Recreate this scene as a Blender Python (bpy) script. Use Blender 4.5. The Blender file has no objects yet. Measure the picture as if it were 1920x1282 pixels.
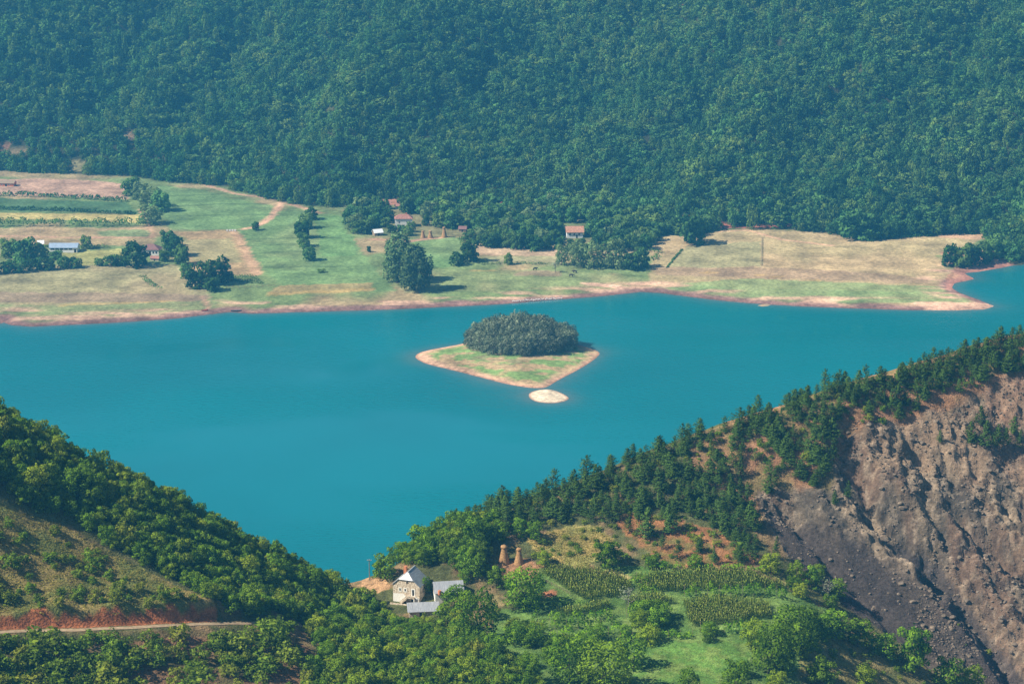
import bpy, bmesh, math, random
import numpy as np
from mathutils import Vector, Matrix

# ------------------------------------------------------------------ camera, sky, sun, exposure
S = bpy.context.scene
COL = S.collection
PITCH = math.radians(14.5)
CAMZ = 300.0
FPX = 3733.0                                   # focal length in photo pixels (1920 wide)
cam_d = bpy.data.cameras.new('camera'); cam_d.sensor_width = 36; cam_d.lens = 70
cam_d.clip_start = 1; cam_d.clip_end = 8000
cam = bpy.data.objects.new('camera', cam_d); COL.objects.link(cam)
cam.location = (0, 0, CAMZ); cam.rotation_euler = (math.pi/2 - PITCH, 0, 0)
S.camera = cam

SUN_EL, SUN_AZ = 44.0, 252.0                   # azimuth clockwise from +Y
w = bpy.data.worlds.new('World'); S.world = w; w.use_nodes = True
nt = w.node_tree; nt.nodes.clear()
sky = nt.nodes.new('ShaderNodeTexSky'); sky.sky_type = 'NISHITA'; sky.sun_disc = False
sky.sun_elevation = math.radians(SUN_EL); sky.sun_rotation = math.radians(SUN_AZ)
bg = nt.nodes.new('ShaderNodeBackground'); bg.inputs['Strength'].default_value = 0.052
wo = nt.nodes.new('ShaderNodeOutputWorld')
nt.links.new(sky.outputs[0], bg.inputs[0]); nt.links.new(bg.outputs[0], wo.inputs[0])
sd = bpy.data.lights.new('sun', 'SUN'); sd.energy = 5.0; sd.angle = math.radians(0.5); sd.color = (1, .93, .8)
sun = bpy.data.objects.new('sun', sd); COL.objects.link(sun)
sv = Vector((math.sin(math.radians(SUN_AZ))*math.cos(math.radians(SUN_EL)),
             math.cos(math.radians(SUN_AZ))*math.cos(math.radians(SUN_EL)), math.sin(math.radians(SUN_EL))))
sun.rotation_euler = sv.to_track_quat('Z', 'Y').to_euler(); sun.location = (-800, 300, 900)
S.view_settings.view_transform = 'Standard'; S.view_settings.look = 'None'
S.view_settings.gamma = 1; S.view_settings.exposure = 0.78
S.cycles.max_bounces = 6; S.cycles.diffuse_bounces = 3; S.cycles.volume_bounces = 1
S.cycles.transparent_max_bounces = 8; S.cycles.use_denoising = True
S.cycles.caustics_reflective = False; S.cycles.caustics_refractive = False

HAZE = 0.000138
rng = np.random.default_rng(7)
# ------------------------------------------------------------------ numeric helpers
SP, CP = math.sin(PITCH), math.cos(PITCH)
def at(px, py, d):                             # photo pixel + depth -> world point
    x = (np.asarray(px, float)-960)/FPX; y = -(np.asarray(py, float)-641)/FPX; d = np.asarray(d, float)
    return np.stack([x*d + 0*y, d*(CP+y*SP), CAMZ + d*(-SP+y*CP)], -1)
def on_level(px, py, z=0.0):
    y = -(np.asarray(py, float)-641)/FPX
    return at(px, py, (z-CAMZ)/(-SP+y*CP))
def project(P):
    P = np.asarray(P, float); q = P - np.array([0, 0, CAMZ])
    d = q[..., 1]*CP - q[..., 2]*SP
    v = q[..., 1]*SP + q[..., 2]*CP
    return 960 + FPX*q[..., 0]/d, 641 - FPX*v/d, d
_tab = np.random.default_rng(3).random((256, 256))
def vn(x, y, s=0):
    x = x + s*17.31; y = y + s*9.77
    xi = np.floor(x).astype(int); yi = np.floor(y).astype(int); fx = x-xi; fy = y-yi
    fx = fx*fx*fx*(fx*(fx*6-15)+10); fy = fy*fy*fy*(fy*(fy*6-15)+10)
    T = lambda i, j: _tab[i & 255, j & 255]
    a = T(xi, yi)*(1-fx)+T(xi+1, yi)*fx; b = T(xi, yi+1)*(1-fx)+T(xi+1, yi+1)*fx
    return (a*(1-fy)+b*fy)*2-1
def fbm(x, y, o=4, s=0, g=.5):
    r = 0; a = 1; t = 0
    for i in range(o):
        r = r + a*vn(x, y, s+i*3); t += a; a *= g; x = x*2.03; y = y*1.97
    return r/t
def inside(px, py, poly):
    px = np.asarray(px); py = np.asarray(py); c = np.zeros(px.shape, bool)
    n = len(poly)
    for i in range(n):
        x1, y1 = poly[i]; x2, y2 = poly[(i+1) % n]
        if y1 == y2: continue
        c ^= ((y1 > py) != (y2 > py)) & (px < (x2-x1)*(py-y1)/(y2-y1)+x1)
    return c
def seg_dist(x, y, pts, closed=False):
    d = np.full(np.shape(x), 1e9); n = len(pts)
    for i in range(n if closed else n-1):
        a = pts[i]; b = pts[(i+1) % n]
        vx, vy = b[0]-a[0], b[1]-a[1]; L = vx*vx+vy*vy+1e-9
        t = np.clip(((x-a[0])*vx+(y-a[1])*vy)/L, 0, 1)
        d = np.minimum(d, np.hypot(x-a[0]-t*vx, y-a[1]-t*vy))
    return d
def sstep(a, b, x):
    t = np.clip((x-a)/(b-a), 0, 1); return t*t*(3-2*t)
def lin(*c):                                   # sRGB 0-255 -> linear
    c = np.array(c, float)/255
    return np.where(c <= .04045, c/12.92, ((c+.055)/1.055)**2.4)
class Field:
    def __init__(s, xs, ys, Z): s.xs, s.ys, s.Z = xs, ys, Z
    def h(s, x, y):
        x = np.clip(x, s.xs[0], s.xs[-1]-1e-3); y = np.clip(y, s.ys[0], s.ys[-1]-1e-3)
        fi = np.interp(x, s.xs, np.arange(len(s.xs))); fj = np.interp(y, s.ys, np.arange(len(s.ys)))
        i = np.minimum(fi.astype(int), len(s.xs)-2); j = np.minimum(fj.astype(int), len(s.ys)-2)
        u = fi-i; v = fj-j; Z = s.Z
        return (Z[j, i]*(1-u)+Z[j, i+1]*u)*(1-v)+(Z[j+1, i]*(1-u)+Z[j+1, i+1]*u)*v
    def hit(s, px, py, d0, d1, n=1400):        # first ground point seen along a photo pixel
        d = np.linspace(d0, d1, n); P = at(np.full(n, px), np.full(n, py), d)
        g = P[:, 2]-s.h(P[:, 0], P[:, 1])
        k = np.argmax(g < 0)
        if g[k] >= 0: return None
        p = P[k]; return np.array([p[0], p[1], float(s.h(p[0], p[1]))])
    def floats(s, xy): return s.h(xy[:, 0], xy[:, 1])

# ------------------------------------------------------------------ scene helpers
def tag(o, label=None, cat=None, group=None, kind=None):
    if label: o['label'] = label
    if cat: o['category'] = cat
    if group: o['group'] = group
    if kind: o['kind'] = kind
    return o
def link(o, parent=None):
    COL.objects.link(o)
    if parent: o.parent = parent
    return o
def mesh_from(name, V, F, mat=None, smooth=False):
    me = bpy.data.meshes.new(name); me.from_pydata([tuple(v) for v in V], [], [tuple(f) for f in F])
    if mat: me.materials.append(mat)
    if smooth: me.polygons.foreach_set('use_smooth', [True]*len(me.polygons))
    me.update(); return me
def fast_quads(name, V, Q, mat, smooth=False):
    V = np.asarray(V, np.float32); Q = np.asarray(Q, np.int32)
    me = bpy.data.meshes.new(name); k = Q.shape[1]
    me.vertices.add(len(V)); me.vertices.foreach_set('co', V.ravel())
    me.loops.add(Q.size); me.loops.foreach_set('vertex_index', Q.ravel())
    me.polygons.add(len(Q)); me.polygons.foreach_set('loop_start', np.arange(0, Q.size, k, dtype=np.int32))
    me.polygons.foreach_set('loop_total', np.full(len(Q), k, np.int32))
    if smooth: me.polygons.foreach_set('use_smooth', np.ones(len(Q), bool))
    me.update(calc_edges=True)
    if mat: me.materials.append(mat)
    return me
def ob(name, me, parent=None, loc=None):
    o = bpy.data.objects.new(name, me); link(o, parent)
    if loc is not None: o.location = tuple(loc)
    return o
def empty(name, loc, rz=0, sc=None):
    o = bpy.data.objects.new(name, None); link(o); o.location = tuple(map(float, loc)); o.rotation_euler = (0, 0, rz)
    if sc is not None: o.scale = sc
    o.empty_display_size = .5
    return o
def col_attr(me, C, name='col'):
    a = me.attributes.new(name, 'FLOAT_COLOR', 'POINT')
    C4 = np.ones((len(C), 4), np.float32); C4[:, :3] = C; a.data.foreach_set('color', C4.ravel())
def flt_attr(me, A, name='tint'):
    a = me.attributes.new(name, 'FLOAT', 'POINT'); a.data.foreach_set('value', np.asarray(A, np.float32))

# ------------------------------------------------------------------ materials
def nodes(name):
    m = bpy.data.materials.new(name); m.use_nodes = True; t = m.node_tree; t.nodes.clear()
    out = t.nodes.new('ShaderNodeOutputMaterial')
    return m, t, out, (lambda k: t.nodes.new(k)), (lambda a, b: t.links.new(a, b))
def mixrgb(N, L, mode, f, a, b):
    n = N('ShaderNodeMix'); n.data_type = 'RGBA'; n.blend_type = mode
    for s, v in ((0, f), (6, a), (7, b)):
        if hasattr(v, 'is_output'): L(v, n.inputs[s])
        elif s == 0: n.inputs[0].default_value = v
        else: n.inputs[s].default_value = (*v, 1) if len(v) == 3 else v
    return n.outputs[2]
def ground_mat(name, scales=((.05, .35), (.4, .3), (2.2, .3)), bump=.6, bscale=1.2):
    m, t, out, N, L = nodes(name)
    at_ = N('ShaderNodeAttribute'); at_.attribute_name = 'col'
    c = at_.outputs['Color']; geo = N('ShaderNodeNewGeometry')
    for i, (sc, amt) in enumerate(scales):
        n = N('ShaderNodeTexNoise'); n.inputs['Scale'].default_value = sc; n.inputs['Detail'].default_value = 4
        L(geo.outputs['Position'], n.inputs['Vector'])
        r = N('ShaderNodeMapRange'); r.inputs[1].default_value = .3; r.inputs[2].default_value = .7
        r.inputs[3].default_value = 1-amt; r.inputs[4].default_value = 1+amt; L(n.outputs[0], r.inputs[0])
        v = N('ShaderNodeVectorMath'); v.operation = 'SCALE'; L(c, v.inputs[0]); L(r.outputs[0], v.inputs['Scale']); c = v.outputs[0]
    b = N('ShaderNodeBump'); b.inputs['Strength'].default_value = bump; b.inputs['Distance'].default_value = .6
    n = N('ShaderNodeTexNoise'); n.inputs['Scale'].default_value = bscale; n.inputs['Detail'].default_value = 6
    L(geo.outputs['Position'], n.inputs['Vector']); L(n.outputs[0], b.inputs['Height'])
    d = N('ShaderNodeBsdfDiffuse'); d.inputs['Roughness'].default_value = .8
    L(c, d.inputs['Color']); L(b.outputs[0], d.inputs['Normal']); L(d.outputs[0], out.inputs[0])
    return m
def leaf_mat(name, dark, light, autumn=None, trans=.3, hue=.25, patch=None):
    m, t, out, N, L = nodes(name)
    a = N('ShaderNodeAttribute'); a.attribute_name = 'tint'
    oi = N('ShaderNodeObjectInfo')
    c = mixrgb(N, L, 'MIX', a.outputs['Fac'], dark, light)
    r = N('ShaderNodeMapRange'); r.inputs[3].default_value = 1-hue; r.inputs[4].default_value = 1+hue; L(oi.outputs['Random'], r.inputs[0])
    v = N('ShaderNodeVectorMath'); v.operation = 'SCALE'; L(c, v.inputs[0]); L(r.outputs[0], v.inputs['Scale']); c = v.outputs[0]
    if autumn is not None:                     # some whole trees are of a yellower kind
        mu = N('ShaderNodeMath'); mu.operation = 'MULTIPLY'; mu.inputs[1].default_value = 7.31; L(oi.outputs['Random'], mu.inputs[0])
        fr = N('ShaderNodeMath'); fr.operation = 'FRACT'; L(mu.outputs[0], fr.inputs[0])
        pr = N('ShaderNodeMapRange'); pr.inputs[1].default_value = .55; pr.inputs[2].default_value = 1; pr.inputs[4].default_value = .75; L(fr.outputs[0], pr.inputs[0])
        c = mixrgb(N, L, 'MIX', pr.outputs[0], c, autumn)
    if patch is not None:                      # stands of another species
        n = N('ShaderNodeTexNoise'); n.inputs['Scale'].default_value = .012; n.inputs['Detail'].default_value = 3
        L(oi.outputs['Location'], n.inputs['Vector'])
        pr = N('ShaderNodeMapRange'); pr.inputs[1].default_value = .42; pr.inputs[2].default_value = .62; L(n.outputs[0], pr.inputs[0])
        c2 = mixrgb(N, L, 'MULTIPLY', 1.0, c, patch)
        c = mixrgb(N, L, 'MIX', pr.outputs[0], c, c2)
    d = N('ShaderNodeBsdfDiffuse'); L(c, d.inputs['Color'])
    tr = N('ShaderNodeBsdfTranslucent')
    c3 = mixrgb(N, L, 'MULTIPLY', 1.0, c, (1.1, 1.15, .5)); L(c3, tr.inputs['Color'])
    mx = N('ShaderNodeMixShader'); mx.inputs[0].default_value = trans
    L(d.outputs[0], mx.inputs[1]); L(tr.outputs[0], mx.inputs[2]); L(mx.outputs[0], out.inputs[0])
    return m
def plain_mat(name, col, var=.25, scale=2.0, rough=.8, bump=.0, col2=None, metal=0, spec=.3, stretch=None):
    m, t, out, N, L = nodes(name)
    tc = N('ShaderNodeTexCoord'); mp = N('ShaderNodeMapping'); L(tc.outputs['Object'], mp.inputs[0])
    if stretch: mp.inputs['Scale'].default_value = stretch
    n = N('ShaderNodeTexNoise'); n.inputs['Scale'].default_value = scale; n.inputs['Detail'].default_value = 5; L(mp.outputs[0], n.inputs['Vector'])
    c1 = tuple(np.array(col)*(1-var)); c2 = tuple(np.array(col2 if col2 is not None else np.array(col)*(1+var)))
    r = N('ShaderNodeMapRange'); r.inputs[1].default_value = .32; r.inputs[2].default_value = .68; L(n.outputs[0], r.inputs[0])
    c = mixrgb(N, L, 'MIX', r.outputs[0], c1, c2)
    p = N('ShaderNodeBsdfPrincipled'); L(c, p.inputs['Base Color']); p.inputs['Roughness'].default_value = rough
    p.inputs['Metallic'].default_value = metal; p.inputs['Specular IOR Level'].default_value = spec
    if bump:
        b = N('ShaderNodeBump'); b.inputs['Strength'].default_value = bump; b.inputs['Distance'].default_value = .1
        L(n.outputs[0], b.inputs['Height']); L(b.outputs[0], p.inputs['Normal'])
    L(p.outputs[0], out.inputs[0]); return m

M = {}
M['ground'] = ground_mat('meadow_soil')
M['near'] = ground_mat('hillside_soil', ((.08, .2), (.6, .3), (2.6, .4)), 1.0, 1.6)
M['slide'] = ground_mat('crumbling_rock', ((.1, .15), (.9, .3), (3.5, .4)), 1.0, .9)
M['oak'] = leaf_mat('broadleaf_leaves', lin(50, 86, 20), lin(128, 162, 42), lin(150, 162, 46))
M['bush'] = leaf_mat('bush_leaves', lin(62, 92, 26), lin(126, 150, 48), lin(140, 142, 54))
M['pine'] = leaf_mat('pine_needles', lin(40, 68, 30), lin(98, 124, 52), None, .2)
M['far'] = leaf_mat('forest_leaves', lin(40, 74, 42), lin(98, 136, 70), lin(122, 144, 66), .25, .42, (.62, .76, .8))
M['poplar'] = leaf_mat('poplar_leaves', lin(58, 88, 56), lin(122, 146, 92), None, .25, .25)
M['isle'] = leaf_mat('grove_leaves', lin(52, 72, 50), lin(150, 158, 130), None, .2, .35)
M['willow'] = leaf_mat('willow_leaves', lin(86, 108, 66), lin(132, 152, 98), None, .25, .15)
M['corn'] = leaf_mat('maize_leaves', lin(104, 156, 48), lin(198, 202, 110), None, .45, 0)
M['vine'] = leaf_mat('vine_leaves', lin(62, 112, 22), lin(142, 178, 44), None, .4, .15)
M['grass'] = leaf_mat('grass_blades', lin(100, 106, 44), lin(156, 142, 76), None, .3, 0)
M['bark'] = plain_mat('bark', lin(74, 62, 52), .35, 3, .9)
M['palebark'] = plain_mat('pale_bark', lin(132, 122, 110), .3, 3, .9)
M['stone'] = plain_mat('limewashed_stone', lin(172, 148, 120), .4, 2.4, .9, .8, lin(234, 218, 194))
M['plaster'] = plain_mat('white_plaster', lin(226, 222, 212), .1, 2, .8)
M['dark'] = plain_mat('dark_opening', lin(26, 26, 30), .2, 2, .6)
M['metal'] = plain_mat('grey_sheet_metal', lin(150, 152, 156), .12, 1.0, .45, 0, lin(186, 188, 190), .3, .5, (8, .5, 1))
M['bluemetal'] = plain_mat('blue_grey_sheet', lin(142, 158, 178), .1, .5, .5)
M['tile'] = plain_mat('clay_tiles', lin(168, 116, 92), .25, 1.2, .85, .4, lin(192, 142, 114))
M['redtile'] = plain_mat('faded_red_tiles', lin(144, 96, 84), .25, 1.2, .85, .4, lin(172, 122, 106))
M['purple'] = plain_mat('weathered_brown_tiles', lin(122, 88, 84), .2, 1.2, .85)
M['wood'] = plain_mat('weathered_wood', lin(140, 120, 98), .3, 3, .85)
M['hay'] = plain_mat('dry_hay', lin(140, 100, 62), .3, 3.5, .95, 1.0, lin(184, 146, 100))
M['road'] = plain_mat('pale_gravel', lin(160, 138, 108), .2, 1.2, .95)
M['rock'] = plain_mat('grey_brown_rock', lin(88, 78, 68), .3, 1.6, .95, .5, lin(136, 120, 102))
M['white'] = plain_mat('white_paint', lin(228, 228, 226), .06, 2, .6)
M['brick'] = plain_mat('bare_brick', lin(188, 118, 80), .2, 2, .9)
M['cow'] = plain_mat('dark_hide', lin(50, 38, 34), .3, 2, .8)
M['hull'] = plain_mat('boat_paint', lin(40, 70, 86), .2, 2, .6)
M['redhull'] = plain_mat('red_boat_paint', lin(180, 70, 50), .2, 2, .6)
# ================================================================== FAR SIDE: shore plain and wooded mountain
SHORE = [(-260, 640), (-120, 632), (-30, 615), (2, 606), (14, 598), (6, 604), (20, 609), (60, 612), (150, 608), (250, 603), (330, 597), (400, 589), (430, 585), (470, 588), (560, 585),
         (640, 583), (740, 580), (800, 577), (880, 573), (960, 569), (1040, 562), (1120, 556), (1175, 550), (1200, 547), (1240, 549), (1290, 556),
         (1350, 563), (1420, 570), (1500, 574), (1600, 578), (1700, 581), (1790, 582), (1845, 580), (1864, 574), (1835, 562), (1800, 550),
         (1784, 540), (1790, 531), (1826, 523), (1808, 512), (1832, 510), (1868, 504), (1910, 496), (1925, 484), (2010, 470), (2200, 450), (2500, 430)]
BASE = [(-600, 334), (-200, 332), (0, 331), (120, 335), (230, 338), (300, 347), (420, 355), (530, 383), (620, 390), (720, 376), (900, 380), (1000, 382),
        (1150, 390), (1230, 428), (1300, 438), (1350, 423), (1480, 423), (1570, 430), (1640, 440), (1720, 430), (1835, 425), (1860, 452), (1905, 482), (2010, 468), (2200, 448), (2600, 420)]
shore_w = [tuple(p[:2]) for p in on_level([a for a, b in SHORE], [b for a, b in SHORE], 0)]
base_w = [tuple(p[:2]) for p in on_level([a for a, b in BASE], [b for a, b in BASE], 9)]
land_poly = shore_w + [(2500, 3000), (-2500, 3000), (-2500, shore_w[0][1])]
mount_poly = base_w + [(2500, 3000), (-2500, 3000)]
fxs = np.arange(-640, 641, 2.5)
fys = np.concatenate([np.arange(1140, 1720, 2.5), np.arange(1720, 1960, 5), np.arange(1960, 2301, 20)])
FX, FY = np.meshgrid(fxs, fys)
ds = seg_dist(FX, FY, shore_w); ds = np.where(inside(FX, FY, land_poly), ds, -ds)
dm = seg_dist(FX, FY, base_w); dm = np.where(inside(FX, FY, mount_poly), dm, -dm)
ds_n = ds + 1.2*fbm(FX/14, FY/14, 3, 5)*np.clip(np.abs(ds)/4, .2, 1)
Zp = np.where(ds_n > 0, 1.3*(1-np.exp(-np.abs(ds_n)/7)) + .024*np.abs(ds_n) + .25*fbm(FX/22, FY/30, 3, 9), np.maximum(-6, ds_n*.16))
Zp = np.where(FX > -1e9, Zp, 0)
rise = np.clip(dm, 0, None)
spur = fbm(FX/120+.3, FY/200, 3, 21)*38 + fbm(FX/46, FY/70, 3, 33)*12
wob = 14*fbm(FX/60, FY/60, 2, 25)
ravL = 0
for x_, k_, w_, d_ in ((-315, .25, 30, 40), (-215, .5, 16, 16), (-75, .55, 24, 34), (40, .45, 15, 15), (150, .6, 22, 30), (270, .4, 17, 20), (370, .5, 24, 30), (-420, .3, 20, 24)): ravL = ravL - .55*d_*np.exp(-np.abs((FX-x_-(FY-1650)*k_+wob)/w_)**1.4)
Zm = .50*rise*sstep(0, 40, rise) + (spur+ravL)*sstep(15, 120, rise)
FZ = Zp + Zm
FZ = np.minimum(FZ, 400)
far = Field(fxs, fys, FZ)
ppx, ppy, pd = project(np.stack([FX, FY, FZ], -1))
jx = ppx + 5*fbm(FX/9, FY/16, 3, 41); jy = ppy + 1.8*fbm(FX/9+50, FY/16, 3, 43)
GRASS = lin(108, 140, 72); DRY = lin(158, 146, 96); TAN = lin(176, 148, 112); MUD = lin(140, 110, 98); SAND = lin(200, 166, 132)
k = sstep(-.25, .35, fbm(FX/40, FY/55, 4, 51))[..., None]
FC = GRASS*(1-k) + DRY*k
def paint(poly, c, amt=1.0):
    m = inside(jx, jy, poly)
    FC[m] = FC[m]*(1-amt) + np.asarray(c)*amt
paint([(-300, 500), (330, 496), (380, 530), (395, 562), (200, 575), (-300, 585)], lin(162, 156, 104), .75)
paint([(-300, 546), (200, 549), (390, 553), (380, 566), (200, 566), (-300, 570)], lin(150, 134, 104), .8)
paint([(-300, 574), (200, 571), (410, 562), (405, 578), (250, 592), (30, 600), (-300, 605)], lin(122, 148, 84), .75)
paint([(-300, 335), (120, 336), (228, 343), (243, 374), (120, 368), (-300, 362)], lin(184, 152, 122), .95)
paint([(-300, 364), (240, 379), (262, 401), (150, 397), (-300, 392)], lin(70, 116, 66), .95)
paint([(-300, 394), (265, 403), (262, 418), (150, 413), (-300, 412)], lin(192, 184, 92), .95)
paint([(-300, 428), (272, 427), (292, 447), (290, 462), (-300, 452)], lin(176, 154, 104), .75)
paint([(180, 433), (285, 430), (288, 444), (190, 443)], lin(104, 144, 80), .8)
paint([(112, 472), (235, 466), (235, 492), (150, 498), (118, 492)], lin(168, 174, 82), .85)
paint([(295, 348), (380, 355), (430, 372), (512, 385), (512, 405), (440, 430), (320, 432), (305, 400)], lin(100, 146, 76), .85)
paint([(440, 432), (520, 398), (560, 395), (650, 405), (665, 450), (700, 500), (745, 545), (560, 548), (520, 530), (455, 460)], lin(102, 148, 76), .8)
paint([(590, 405), (645, 405), (665, 450), (670, 480), (600, 480)], lin(92, 150, 72), .7)
paint([(760, 448), (865, 445), (872, 475), (850, 500), (790, 505)], lin(94, 148, 74), .8)
paint([(322, 435), (444, 431), (492, 514), (480, 518), (360, 514), (345, 470), (355, 450)], lin(172, 148, 96), .9)
paint([(345, 450), (432, 447), (455, 492), (362, 495)], lin(148, 150, 92), .8)
paint([(432, 433), (447, 431), (496, 514), (474, 516)], lin(184, 152, 108), .8)
paint([(1220, 450), (1400, 428), (1560, 438), (1780, 432), (1850, 428), (1840, 450), (1760, 480), (1800, 545), (1700, 548), (1400, 540), (1220, 530)], lin(168, 152, 102), .8)
paint([(1285, 462), (1428, 452), (1428, 500), (1250, 502)], lin(140, 150, 96), .7)
paint([(1210, 536), (1400, 522), (1780, 538), (1835, 566), (1500, 569), (1290, 550)], lin(118, 152, 84), .8)
paint([(1230, 500), (1500, 503), (1740, 520), (1740, 532), (1450, 522), (1230, 515)], lin(152, 132, 98), .7)
paint([(890, 460), (1040, 463), (1065, 480), (900, 478)], lin(190, 164, 128), .8)
paint([(900, 480), (1060, 480), (1060, 496), (930, 496)], lin(150, 160, 108), .7)
paint([(700, 505), (1040, 505), (1200, 520), (1180, 540), (760, 548)], lin(126, 148, 84), .6)
paint([(970, 508), (1050, 508), (1050, 518), (960, 517)], lin(146, 126, 98), .7)
paint([(520, 535), (700, 530), (700, 545), (500, 552)], lin(168, 146, 84), .7)
for poly in ([(110, 570), (330, 563), (330, 566), (110, 574)], [(500, 549), (700, 540), (700, 545), (500, 555)], [(880, 505), (930, 507), (930, 510), (880, 508)],
             [(1315, 509), (1345, 509), (1345, 513), (1315, 513)], [(1418, 515), (1436, 514), (1436, 518), (1418, 518)], [(1445, 517), (1466, 517), (1466, 521), (1445, 521)], [(1522, 524), (1540, 524), (1540, 528), (1522, 528)]):
    paint(poly, lin(190, 164, 70), .45)
for line, wd, c in (([(265, 400), (290, 447)], 2.2, lin(190, 158, 112)), ([(380, 357), (440, 372), (530, 384), (515, 405), (490, 425), (460, 432)], 2.6, lin(206, 168, 128)),
                    ([(1345, 434), (1400, 431), (1470, 447), (1560, 455)], 1.8, lin(200, 164, 122)), ([(540, 388), (600, 405)], 3, lin(190, 156, 116)),
                    ([(0, 445), (150, 447), (285, 447)], 2, lin(186, 150, 112)), ([(380, 545), (395, 580)], 1.6, lin(186, 156, 116)),
                    ([(1100, 521), (1160, 525), (1180, 548)], 3.2, lin(214, 180, 146)), ([(700, 449), (760, 452), (840, 444)], 3, lin(190, 150, 112))):
    a = np.array(line, float); wl = [tuple(p[:2]) for p in on_level(a[:, 0], a[:, 1], 6)]
    dd = seg_dist(FX+1.5*vn(FX/6, FY/6, 3), FY+1.5*vn(FX/6, FY/6, 8), wl); kk = (1-sstep(wd*.5, wd*1.6, dd))[..., None]
    FC = FC*(1-kk) + c*kk
for y0, x0, x1 in ((391, 320, 500), (409, 320, 505), (448, 460, 640), (458, 450, 560), (471, 470, 570), (495, 480, 700), (375, 320, 420)):   # old field banks: darker grass lines
    wl = [tuple(p[:2]) for p in on_level([x0, (x0+x1)/2, x1], [y0, y0-3, y0-4], 7)]
    kk = (.55*(1-sstep(.8, 3.0, seg_dist(FX, FY+2*vn(FX/15, FY/15, 4), wl))))[..., None]; FC = FC*(1-kk)+lin(70, 100, 52)*kk
# the bared lake margin: wet mud, then patchy sand, then grass
e = ds + 3.5*fbm(FX/12, FY/12, 3, 61)
k1 = (1-sstep(5, 12, e))[..., None]; FC = FC*(1-k1) + MUD*k1
sp_ = (sstep(.0, .3, fbm(FX/34, FY/7, 4, 71))*sstep(3, 7, e)*(1-sstep(18, 30, e)))[..., None]; FC = FC*(1-.85*sp_) + SAND*.85*sp_
k0 = (1-sstep(-.5, 2.2, ds))[..., None]; FC = FC*(1-k0) + lin(112, 84, 74)*k0
tipm = (inside(jx, jy, [(1740, 566), (1870, 570), (1870, 585), (1730, 586)]))[..., None]; FC = np.where(tipm, FC*.3+SAND*.7, FC)
bk = (inside(jx, jy, [(1765, 470), (1910, 470), (1920, 500), (1830, 530), (1770, 545), (1785, 500)]))[..., None]; FC = np.where(bk, FC*.3+lin(170, 118, 94)*.7, FC)
# mountain floor
mk = sstep(-2, 8, dm)[..., None]; FC = FC*(1-mk) + lin(70, 78, 44)*mk
grov = inside(ppx, ppy, [(648, 440), (650, 385), (1235, 388), (1240, 440), (1205, 460), (1060, 462), (880, 452), (860, 444), (760, 448), (700, 440)])
FC[grov] = FC[grov]*.35+lin(92, 108, 58)*.65
BARE = [([(222, 246), (245, 246), (256, 262), (240, 266), (226, 256)], lin(140, 120, 86)), ([(-5, 262), (20, 262), (22, 274), (-5, 276)], lin(150, 110, 80)), ([(5, 278), (55, 282), (50, 290), (0, 288)], lin(140, 126, 84)),
        ([(395, 300), (406, 300), (406, 314), (395, 314)], lin(190, 70, 50)), ([(130, 300), (165, 305), (160, 322), (130, 322)], lin(150, 150, 92)),
        ([(890, 374), (960, 380), (1060, 383), (1100, 385), (1150, 388), (1215, 396), (1215, 402), (1090, 393), (960, 389), (890, 384)], lin(186, 96, 66)),
        ([(700, 374), (790, 374), (830, 380), (830, 387), (700, 384)], lin(176, 124, 92)),
        ([(1345, 416), (1400, 422), (1480, 417), (1500, 422), (1480, 427), (1345, 428)], lin(172, 104, 76)), ([(1280, 400), (1300, 404), (1300, 410), (1280, 408)], lin(186, 96, 66)),
        ([(1275, 2), (1292, 2), (1292, 14), (1275, 14)], lin(180, 120, 92)), ([(1770, 428), (1845, 424), (1845, 450), (1760, 446)], lin(186, 156, 112))]
for poly, c in BARE:
    m = inside(ppx+5*fbm(FX/6, FY/9, 2, 81), ppy+4*fbm(FX/6, FY/9, 2, 83), poly); FC[m] = c
FC = FC*(1+.14*fbm(FX/5, FY/9, 3, 91))[..., None]
lum = (FC*np.array([.3, .6, .1])).sum(-1)[..., None]; FC = (lum+(FC-lum)*.78)*np.array([.95, .82, .8])
def grid_idx(ny, nx):
    i = np.arange(ny*nx).reshape(ny, nx)
    return np.stack([i[:-1, :-1], i[:-1, 1:], i[1:, 1:], i[1:, :-1]], -1)
Q = grid_idx(*FX.shape); V = np.stack([FX, FY, FZ], -1).reshape(-1, 3)
ismt = (dm[:-1, :-1] > 4)
zq = np.maximum(np.maximum(FZ[:-1, :-1], FZ[1:, 1:]), FZ[1:, :-1])
def sub(name, mask, mat, label, cat):
    q = Q[mask]; u, inv = np.unique(q, return_inverse=True)
    me = fast_quads(name, V[u], inv.reshape(-1, 4), mat, True); col_attr(me, FC.reshape(-1, 3)[u])
    return tag(ob(name, me), label, cat, kind='structure')
sub('shore_plain', (~ismt) & (zq > -5.5), M['ground'], 'flat farmed plain of meadows and strip fields on the far shore', 'plain')
sub('mountain', ismt, M['ground'], 'steep wooded mountainside rising behind the shore plain', 'mountain')

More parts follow.
